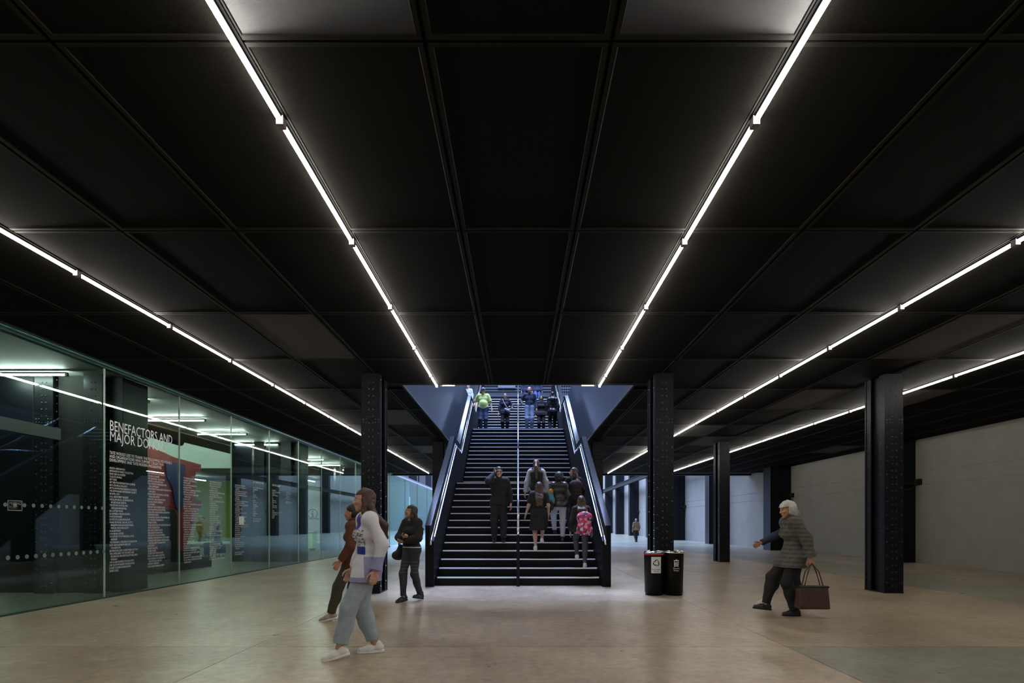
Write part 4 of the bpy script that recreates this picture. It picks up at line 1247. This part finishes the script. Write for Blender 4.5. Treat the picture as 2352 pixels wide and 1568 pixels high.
def backpack(P, label, m, w=.15, h=.42, z0=1.0, x0=0, dep=.075, name='backpack', straps=True, fn=None, tilt=0):
    pr = [cap(P.tp(x0-w+.06,-.2,z0),P.tp(x0+w-.06,-.2,z0),dep,dep), cap(P.tp(x0-w+.07,-.19,z0+h-.12),P.tp(x0+w-.07,-.19,z0+h-.12),dep,dep*.9), ell(P.tp(x0,-.19,z0+h*.42),(w,dep*1.25,h*.55))]
    t = soft(name, label, 'backpack', pr, m, max(P.vox,.009), .08, P, noise=.003)
    fp = [cap(P.tp(x0-w+.09,-.27,z0+.04),P.tp(x0+w-.09,-.27,z0+.04),.04,.04), cap(P.tp(x0-w+.09,-.265,z0+.14),P.tp(x0+w-.09,-.265,z0+.14),.035,.035)]
    v, f = sdf_mesh(fp, max(P.vox,.009), .06); put('front_pocket', np_mesh('front_pocket', [(v,f,0)], [m]), None, t)
    if straps:
        for sx in (-1,1):
            put('strap', MB().tube([P.tp(x0+sx*.07,-.13,z0+h-.06),P.tp(sx*.1,-.06,1.475),P.tp(sx*.115,.05,1.45),P.tp(sx*.12,.13,1.3),P.tp(sx*.15,.06,1.1),P.tp(x0+sx*.11,-.13,z0+.04)], .016, 6).mesh('strap'), m if not isinstance(m, list) else m[0], t)
    return t
d = 13.22
p = Person('long-haired woman with pale sleeves and black backpack climbing the stairs', (fx(1232,d), d, onstair(d)), R(0), 1.66, .0105, 'f', 'fair', pz=.93, feet=climb(d,1), hands=[(.28,.02,.87),(-.28,.02,.87)], head=(-.15,0))
p.trousers(blackc); GS = cloth('pale_grey_jersey', (.47,.47,.5), .1)
p.topg(GS, .022, .86, .95, 'jumper'); p.shoes(BLACK_LEATHER, BLACK_SOLE); p.hair('pony', 'auburn', .34, out=.24)
backpack(p, 'black backpack of the woman with pale sleeves', cloth('black_nylon', (.013,.013,.014)), z0=.98, h=.46)
d = 12.25
p = Person('brown-haired woman in black dress with one bare arm swinging climbing the stairs', (fx(1238,d), d, onstair(d)), R(0), 1.56, .0095, 'f', 'fair', pz=.93, feet=climb(d,0), hands=[(.24,.05,.88),(-.33,.12,.88)])
p.topg(blackc, .022, .5, -.2, 'dress', flare=.02); p.shoes(WHITE_LEATHER, WHITE_SOLE); p.hair('long', 'brown', .34)
d = 12.62
p = Person('dark-haired person in black jacket and white trousers climbing the stairs', (fx(1284,d), d, onstair(d-.1)), R(0), 1.64, .0095, 'f', 'dark', pz=.93, feet=climb(d,1), head=(0,.1))
p.trousers(cloth('white_cotton', (.55,.54,.57), .08), .01, .9); p.topg([mat('black_leather_jacket', (.018,.018,.02), .38, noise=.3, nscale=8)], .018, .85, .97, 'jacket', collar=True, noise=.006)
p.shoes(BLACK_LEATHER, BLACK_SOLE); p.hair('puff', 'black')
t = soft('shoulder_tote', 'turquoise and orange tote hanging beside the woman in black dress', 'bag', [cap((-.2,-.06,1.24),(-.2,-.06,1.0),.05,.09), cap((-.2,-.06,1.0),(-.2,-.05,.84),.09,.075)], [cloth('turquoise_canvas', (.07,.28,.33), .15), cloth('orange_canvas', (.7,.22,.03), .1), cloth('charcoal_canvas', (.04,.042,.05))], .01, .06, p,
    fn=lambda c: np.where(c[:,2] > 1.2, 1, np.where(c[:,0]+.9*(c[:,2]-1.0) > -.2, 0, 2)))
put('strap', MB().tube([(-.2,-.06,1.27),(-.17,-.04,1.45),(-.16,.03,1.46)], .012, 6).mesh('strap'), cloth('orange_canvas', (.7,.22,.03)), t)
d = 13.05
p = Person('woman with glasses and long brown hair looking left beside the right balustrade', (fx(1318,d), d, onstair(d)), R(10), 1.62, .0105, 'f', 'fair', pz=.93, feet=climb(d,0), head=(1.2,0))
p.trousers(blackc); p.topg(blackc, .017, .84, .97, 'jacket'); p.shoes(BLACK_LEATHER, BLACK_SOLE); p.hair('long', 'brown', .3, out=.17)
backpack(p, 'dark plum backpack of the woman looking left', cloth('plum_nylon', (.03,.016,.02)), z0=.95, h=.42)
d = 11.75
p = Person('woman with brown hair and grey leggings carrying a pink backpack up the stairs', (fx(1335,d), d, onstair(d)), R(-4), 1.57, .009, 'f', 'fair', pz=.93, feet=[(.085,.02,.08,0), (-.085,.3,.09+RIS,-.25)])
p.trousers(cloth('grey_leggings', (.075,.075,.085)), .004, .95, 'leggings'); p.topg(blackc, .017, .84, .97, 'jacket', collar=True); p.shoes(WHITE_LEATHER, WHITE_SOLE); p.hair('long', 'brown', .16)
PNK = bpy.data.materials.new('pink_harlequin_nylon'); PNK.use_nodes = True
_nt = PNK.node_tree; _b = _nt.nodes['Principled BSDF']; _tc = _nt.nodes.new('ShaderNodeTexCoord'); _v = _nt.nodes.new('ShaderNodeTexVoronoi'); _v.inputs['Scale'].default_value = 17
_rp = _nt.nodes.new('ShaderNodeValToRGB'); _rp.color_ramp.interpolation = 'CONSTANT'
for pos, c in ((.0,(.5,.03,.12)),(.32,(.75,.3,.38)),(.55,(.05,.05,.06)),(.68,(.55,.05,.16)),(.85,(.6,.55,.56))):
    e = _rp.color_ramp.elements.new(pos) if pos else _rp.color_ramp.elements[0]; e.color = (*c,1)
_sp = _nt.nodes.new('ShaderNodeSeparateColor'); _nt.links.new(_tc.outputs['Object'], _v.inputs['Vector']); _nt.links.new(_v.outputs['Color'], _sp.inputs[0]); _nt.links.new(_sp.outputs[0], _rp.inputs[0]); _nt.links.new(_rp.outputs[0], _b.inputs['Base Color']); _b.inputs['Roughness'].default_value = .7
backpack(p, 'pink patterned backpack on the lowest climbing woman', PNK, w=.16, h=.44, z0=.88, x0=.07, dep=.085)
# ---- second landing
zl = 28*RIS
def up(x, d, z, label, **kw):
    return Person(label, (fx(x,d), d, z), kw.pop('yaw', R(180)), kw.pop('H', 1.7), .014, **kw)
DNM = mat('blue_denim', (.045,.065,.14), .8, noise=.3, nscale=12)
PJ = mat('pale_blue_denim', (.22,.28,.42), .8, noise=.4, nscale=9)
p = up(1110, 21.2, zl, 'man in yellow-green polo shirt and blue cap on the upper stairs', H=1.76, sex='m', build=1.18, hands=[(.34,.1,1.0),(-.33,.06,.88)])
p.trousers(DNM, .016, name='jeans'); p.topg([cloth('yellow_green_pique', (.58,.68,.22), .1)], .017, .86, -.12, 'polo_shirt', collar=True); p.shoes(BLACK_LEATHER, BLACK_SOLE)
v, f = sdf_mesh([ell((0,-.012,.045),(.088,.106,.085))], .009, .02, [lambda X,Y,Z: .045-Z]); v2, f2 = sdf_mesh([cap((-.03,.1,.05),(.03,.1,.05),.05,.05,(np.array((0,0,1.)),6))], .006, .01)
put('cap', np_mesh('cap', [((v@p.HR.T+p.hc).astype(np.float32),f,0),((v2@p.HR.T+p.hc).astype(np.float32),f2,0)], [cloth('blue_cap', (.2,.26,.4))]), None, p.root)
p = up(1160, 21.6, zl, 'short-haired woman in navy top looking down on the upper stairs', sex='f', H=1.64, hands=[(.27,.05,.86),(-.3,.22,1.04)], head=(0,-.35))
p.trousers(blackc); p.topg([cloth('dark_navy_knit', (.014,.015,.035))], .017, .82, .6, 'jumper', collar=cloth('red_scarf', (.3,.03,.04))); p.shoes(BLACK_LEATHER, BLACK_SOLE); p.hair('short', 'fairbrown')
t = soft('crossbody_bag', 'pale crossbody bag of the short-haired woman on the upper stairs', 'bag', [cap((-.16,.17,.93),(-.02,.19,.99),.05,.05)], cloth('pale_grey_canvas', (.4,.4,.42)), .012, .03, p)
put('strap', MB().tube([(-.14,.17,1.0),(.0,.16,1.2),(.1,.08,1.42),(.11,-.05,1.47)], .014, 6).mesh('strap'), cloth('pale_grey_canvas', (.4,.4,.42)), t)
p = up(1216, 21.0, zl, 'bald man in navy jacket and pale jeans on the upper stairs', sex='m', H=1.74, hands=[(.3,.14,1.05),(-.27,.05,.87)], head=(-.2,0))
p.trousers(PJ, .016, name='jeans'); p.topg([cloth('navy_jacket', (.02,.025,.06))], .018, .86, .97, 'jacket', collar=True); p.shoes(BLACK_LEATHER, BLACK_SOLE)
put('zip', MB().tube([p.tp(0,.14,.9),p.tp(0,.145,1.1),p.tp(0,.14,1.3)], .012, 6).mesh('zip'), RAIL, p.root)
p = up(1243, 21.7, zl, 'dark-haired woman in black suit with white shoes on the upper stairs', sex='f', H=1.56, tone='mid')
p.trousers(blackc, .012); p.topg([cloth('black_jacket', (.014,.013,.02))], .022, .82, .97, 'jacket', collar=cloth('white_shirt', (.6,.6,.62))); p.shoes(WHITE_LEATHER, WHITE_SOLE); p.hair('long', 'black', .14)
p = up(1269, 21.5, zl, 'person in shiny leather jacket climbing away by the right upper handrail', sex='f', H=1.68, yaw=R(0), feet=climb(0,0), pz=.93)
p.trousers(blackc, .014); p.topg([MATS['black_leather_jacket']], .018, .92, .97, 'jacket'); p.shoes(GREY_SHOE, WHITE_SOLE); p.hair('long', 'dark', .12)
# ---- top deck
p = up(1076, 29.9, 7.3, 'grey-haired man in pale shirt on the top deck beside the well wall', sex='m', H=1.72, yaw=R(160))
p.trousers(blackc); p.topg([cloth('pale_shirt', (.6,.62,.62), .08)], .022, .84, .97, 'shirt', collar=True); p.shoes(BLACK_LEATHER, BLACK_SOLE); p.hair('short', 'grey')
p = up(1096, 30.4, 7.3, 'person in dark navy coat on the top deck behind the left balustrade', sex='m', H=1.7, yaw=R(200))
p.trousers(blackc); p.topg([MATS['navy_wool']], .017, .75, .97, 'coat', collar=True); p.shoes(BLACK_LEATHER, BLACK_SOLE); p.hair('short', 'dark')
p = up(1209, 28.2, 42*RIS, 'person in dark clothes at the stair head, left of the one in blue jeans', sex='m', H=1.75, feet=[(.09,.12,.08,0),(-.09,-.1,.08,0)])
p.trousers(cloth('dark_blue_cotton', (.02,.025,.06))); p.topg([MATS['navy_jacket']], .017, .84, .97, 'jacket', collar=True); p.shoes(BLACK_LEATHER, BLACK_SOLE); p.hair('short', 'dark')
p = up(1234, 28.0, 42*RIS, 'person in blue jeans at the head of the stairs', sex='f', H=1.68, feet=[(.1,.1,.08,0),(-.12,-.08,.08,0)])
p.trousers(mat('bright_blue_denim', (.09,.14,.36), .8, noise=.3, nscale=12), .014, name='jeans'); p.topg([MATS['navy_jacket']], .017, .84, .97, 'jacket'); p.shoes(BLACK_LEATHER, BLACK_SOLE); p.hair('long', 'dark', .2)
# ---- inside the glazed room
def sit(x, y, label, yaw, m, seat=.46, **kw):
    P = Person(label, (x, y, 0), yaw, 1.68, .016, kw.get('sex','m'), 'mid', pz=seat+.1, lean=.12, feet=[(.1,.42,.08,0),(-.1,.42,.08,0)], hands=[(.16,.4,seat+.36),(-.16,.4,seat+.36)], head=(0,-.2))
    P.trousers(blackc); P.topg([m], .017, seat+.02, .96, 'jumper'); P.shoes(BLACK_LEATHER, BLACK_SOLE); P.hair('puff', 'black')
    return P
def stool(x, y, label, h=.46):
    t = thing('stool', label, 'stool', (x, y, 0))
    MB().lathe([(0,h-.05),(.18,h-.05),(.19,h-.03),(.18,h),(0,h)], seg=20).build('seat', STEEL_BLK, t, smooth=True)
    for q in range(4):
        a = math.pi/4+q*math.pi/2
        MB().tube([(.12*math.cos(a),.12*math.sin(a),h-.05),(.2*math.cos(a),.2*math.sin(a),0)], .014, 8).build('leg', STEEL_BLK, t)
sit(-11.15, 25.6, 'dark-haired person seated at the lime green information desk', R(-60), cloth('grey_green_knit', (.1,.14,.1)))
stool(-11.15, 25.6, 'black stool under the person at the lime desk')
sit(-11.9, 21.4, 'person in dark clothes sitting behind the glass near the bench', R(95), cloth('slate_knit', (.05,.06,.08)))
stool(-11.9, 21.4, 'black stool under the person sitting near the bench')
p = Person('standing person in mustard top by the lime green wall', (-17.6, 30.2, 0), R(170), 1.7, .018, 'm', 'tan')
p.trousers(cloth('mustard_trousers', (.2,.15,.02))); p.topg([cloth('mustard_top', (.28,.2,.02))], .017, .84, .97, 'jumper'); p.shoes(BLACK_LEATHER, BLACK_SOLE); p.hair('short', 'dark')
# ================================================================== waste bins
def bin_(x, y, label, red, face):
    t = thing('waste_bin', label, 'bin', (x, y, 0))
    rb, rt = .165, .18
    MB().lathe([(0,0),(.155,0),(.155,.045),(rb,.05),(rt,.755),(rt,.77),(rt-.015,.77),(rt-.02,.6),(0,.58)], seg=40).build('shell', BIN_BLK, t, smooth=True).data.update()
    if red: MB().lathe([(rt+.001,.735),(rt+.004,.735),(rt+.005,.76),(rt+.001,.762)], seg=40).build('red_liner_edge', mat('red_liner', (.5,.015,.02), .4), t, smooth=True)
    rim = MB().lathe([(rt-.02,.768),(rt+.006,.768),(rt+.008,.785),(rt-.004,.8),(rt-.025,.79),(rt-.02,.768)], seg=40).build('rim', CHROME, t, smooth=True)
    MB().lathe([(rt-.025,.785),(.02,.80),(0,.80)], seg=40).build('lid', mat('gloss_black_lid', (.01,.01,.01), .08), t, smooth=True)
    for s in (-1,1):
        MB().tube([(s*.15,-.07,.8),(s*.07,-.04,.808),(s*.05,.0,.81),(s*.07,.05,.808),(s*.14,.08,.8)], .008, 8).build('opening_trim', CHROME, t, smooth=True)
    MB().tube([(-.12,-.115,.797),(0,-.15,.799),(.12,-.115,.797)], .006, 8).build('opening_trim', CHROME, t, smooth=True)
    return t
def on_cyl(co, z0, dz=0.):
    # flat (x, z) -> shell surface facing the camera
    out = []
    for x, z in co:
        r = .165+(.18-.165)*(z-.05)/.705+.0012+dz; a = x/r
        out.append((r*math.sin(a), -r*math.cos(a), z))
    return out
def cyl_poly(mb, quads, dz=0.):
    for q in quads: mb.add(on_cyl(q, 0, dz), [tuple(range(len(q)))])
def strip(x0, x1, z0, z1, n=8): return [[(x0+(x1-x0)*i/n, z0),(x0+(x1-x0)*(i+1)/n, z0),(x0+(x1-x0)*(i+1)/n, z1),(x0+(x1-x0)*i/n, z1)] for i in range(n)]
bd = 9.93
bins = []
b1 = bin_(fx(1502,bd), bd, 'black waste bin with white recycling label and red liner edge', True, 0)
b2 = bin_(fx(1547,bd), bd, 'black waste bin with white litter pictogram, right of the recycling bin', False, 1)
mb = MB(); cyl_poly(mb, strip(-.092, .092, .41, .705)); lab = put('label', mb.mesh('label'), mat('white_label', (.72,.72,.73), .5), b1)
INK = mat('black_ink', (.01,.01,.01), .5)
mb = MB(); cz = .595
for q in range(3):
    a = math.pi/2-q*2*math.pi/3
    rt_ = lambda x, z: (x*math.cos(a-math.pi/2)-z*math.sin(a-math.pi/2), cz+x*math.sin(a-math.pi/2)+z*math.cos(a-math.pi/2))
    cyl_poly(mb, [[rt_(-.035,.034),rt_(-.012,.062),rt_(.006,.062),rt_(-.016,.022)], [rt_(-.012,.062),rt_(.026,.062),rt_(.04,.038),rt_(.012,.04)], [rt_(.02,.026),rt_(.06,.036),rt_(.036,.008)]], .0012)
put('recycling_symbol', mb.mesh('recycling_symbol'), INK, lab)
mb = MB(); WP = mat('white_ink', (.8,.8,.8), .5)
cyl_poly(mb, strip(-.045,.045,.63,.645,4)+[[(-.012,.648),(.012,.648),(.012,.66),(-.012,.66)]]+[[(-.042,.62),(-.03,.62),(-.025,.525),(-.037,.525)],[(.03,.62),(.042,.62),(.037,.525),(.025,.525)],[(-.037,.525),(.037,.525),(.037,.535),(-.037,.535)],[(-.042,.62),(.042,.62),(.041,.61),(-.041,.61)]]+[[(x-.0045,.612),(x+.0045,.612),(x+.0045,.532),(x-.0045,.532)] for x in (-.0165,0,.0165)])
put('litter_pictogram', mb.mesh('litter_pictogram'), WP, b2)
for o, i in BINTXT:
    me, co = text_data(o); z0 = .465 if i == 0 else .485
    out = np.array(on_cyl([(c[0]*.92, z0+c[1]) for c in co], 0, .0013), np.float32)
    me.vertices.foreach_set('co', out.ravel()); me.update(); me.materials.clear()
    put('lettering', me, INK if i == 0 else WP, lab if i == 0 else b2)
for o, *_ in TEXTS: bpy.data.objects.remove(o)
for o, _ in BINTXT: bpy.data.objects.remove(o)
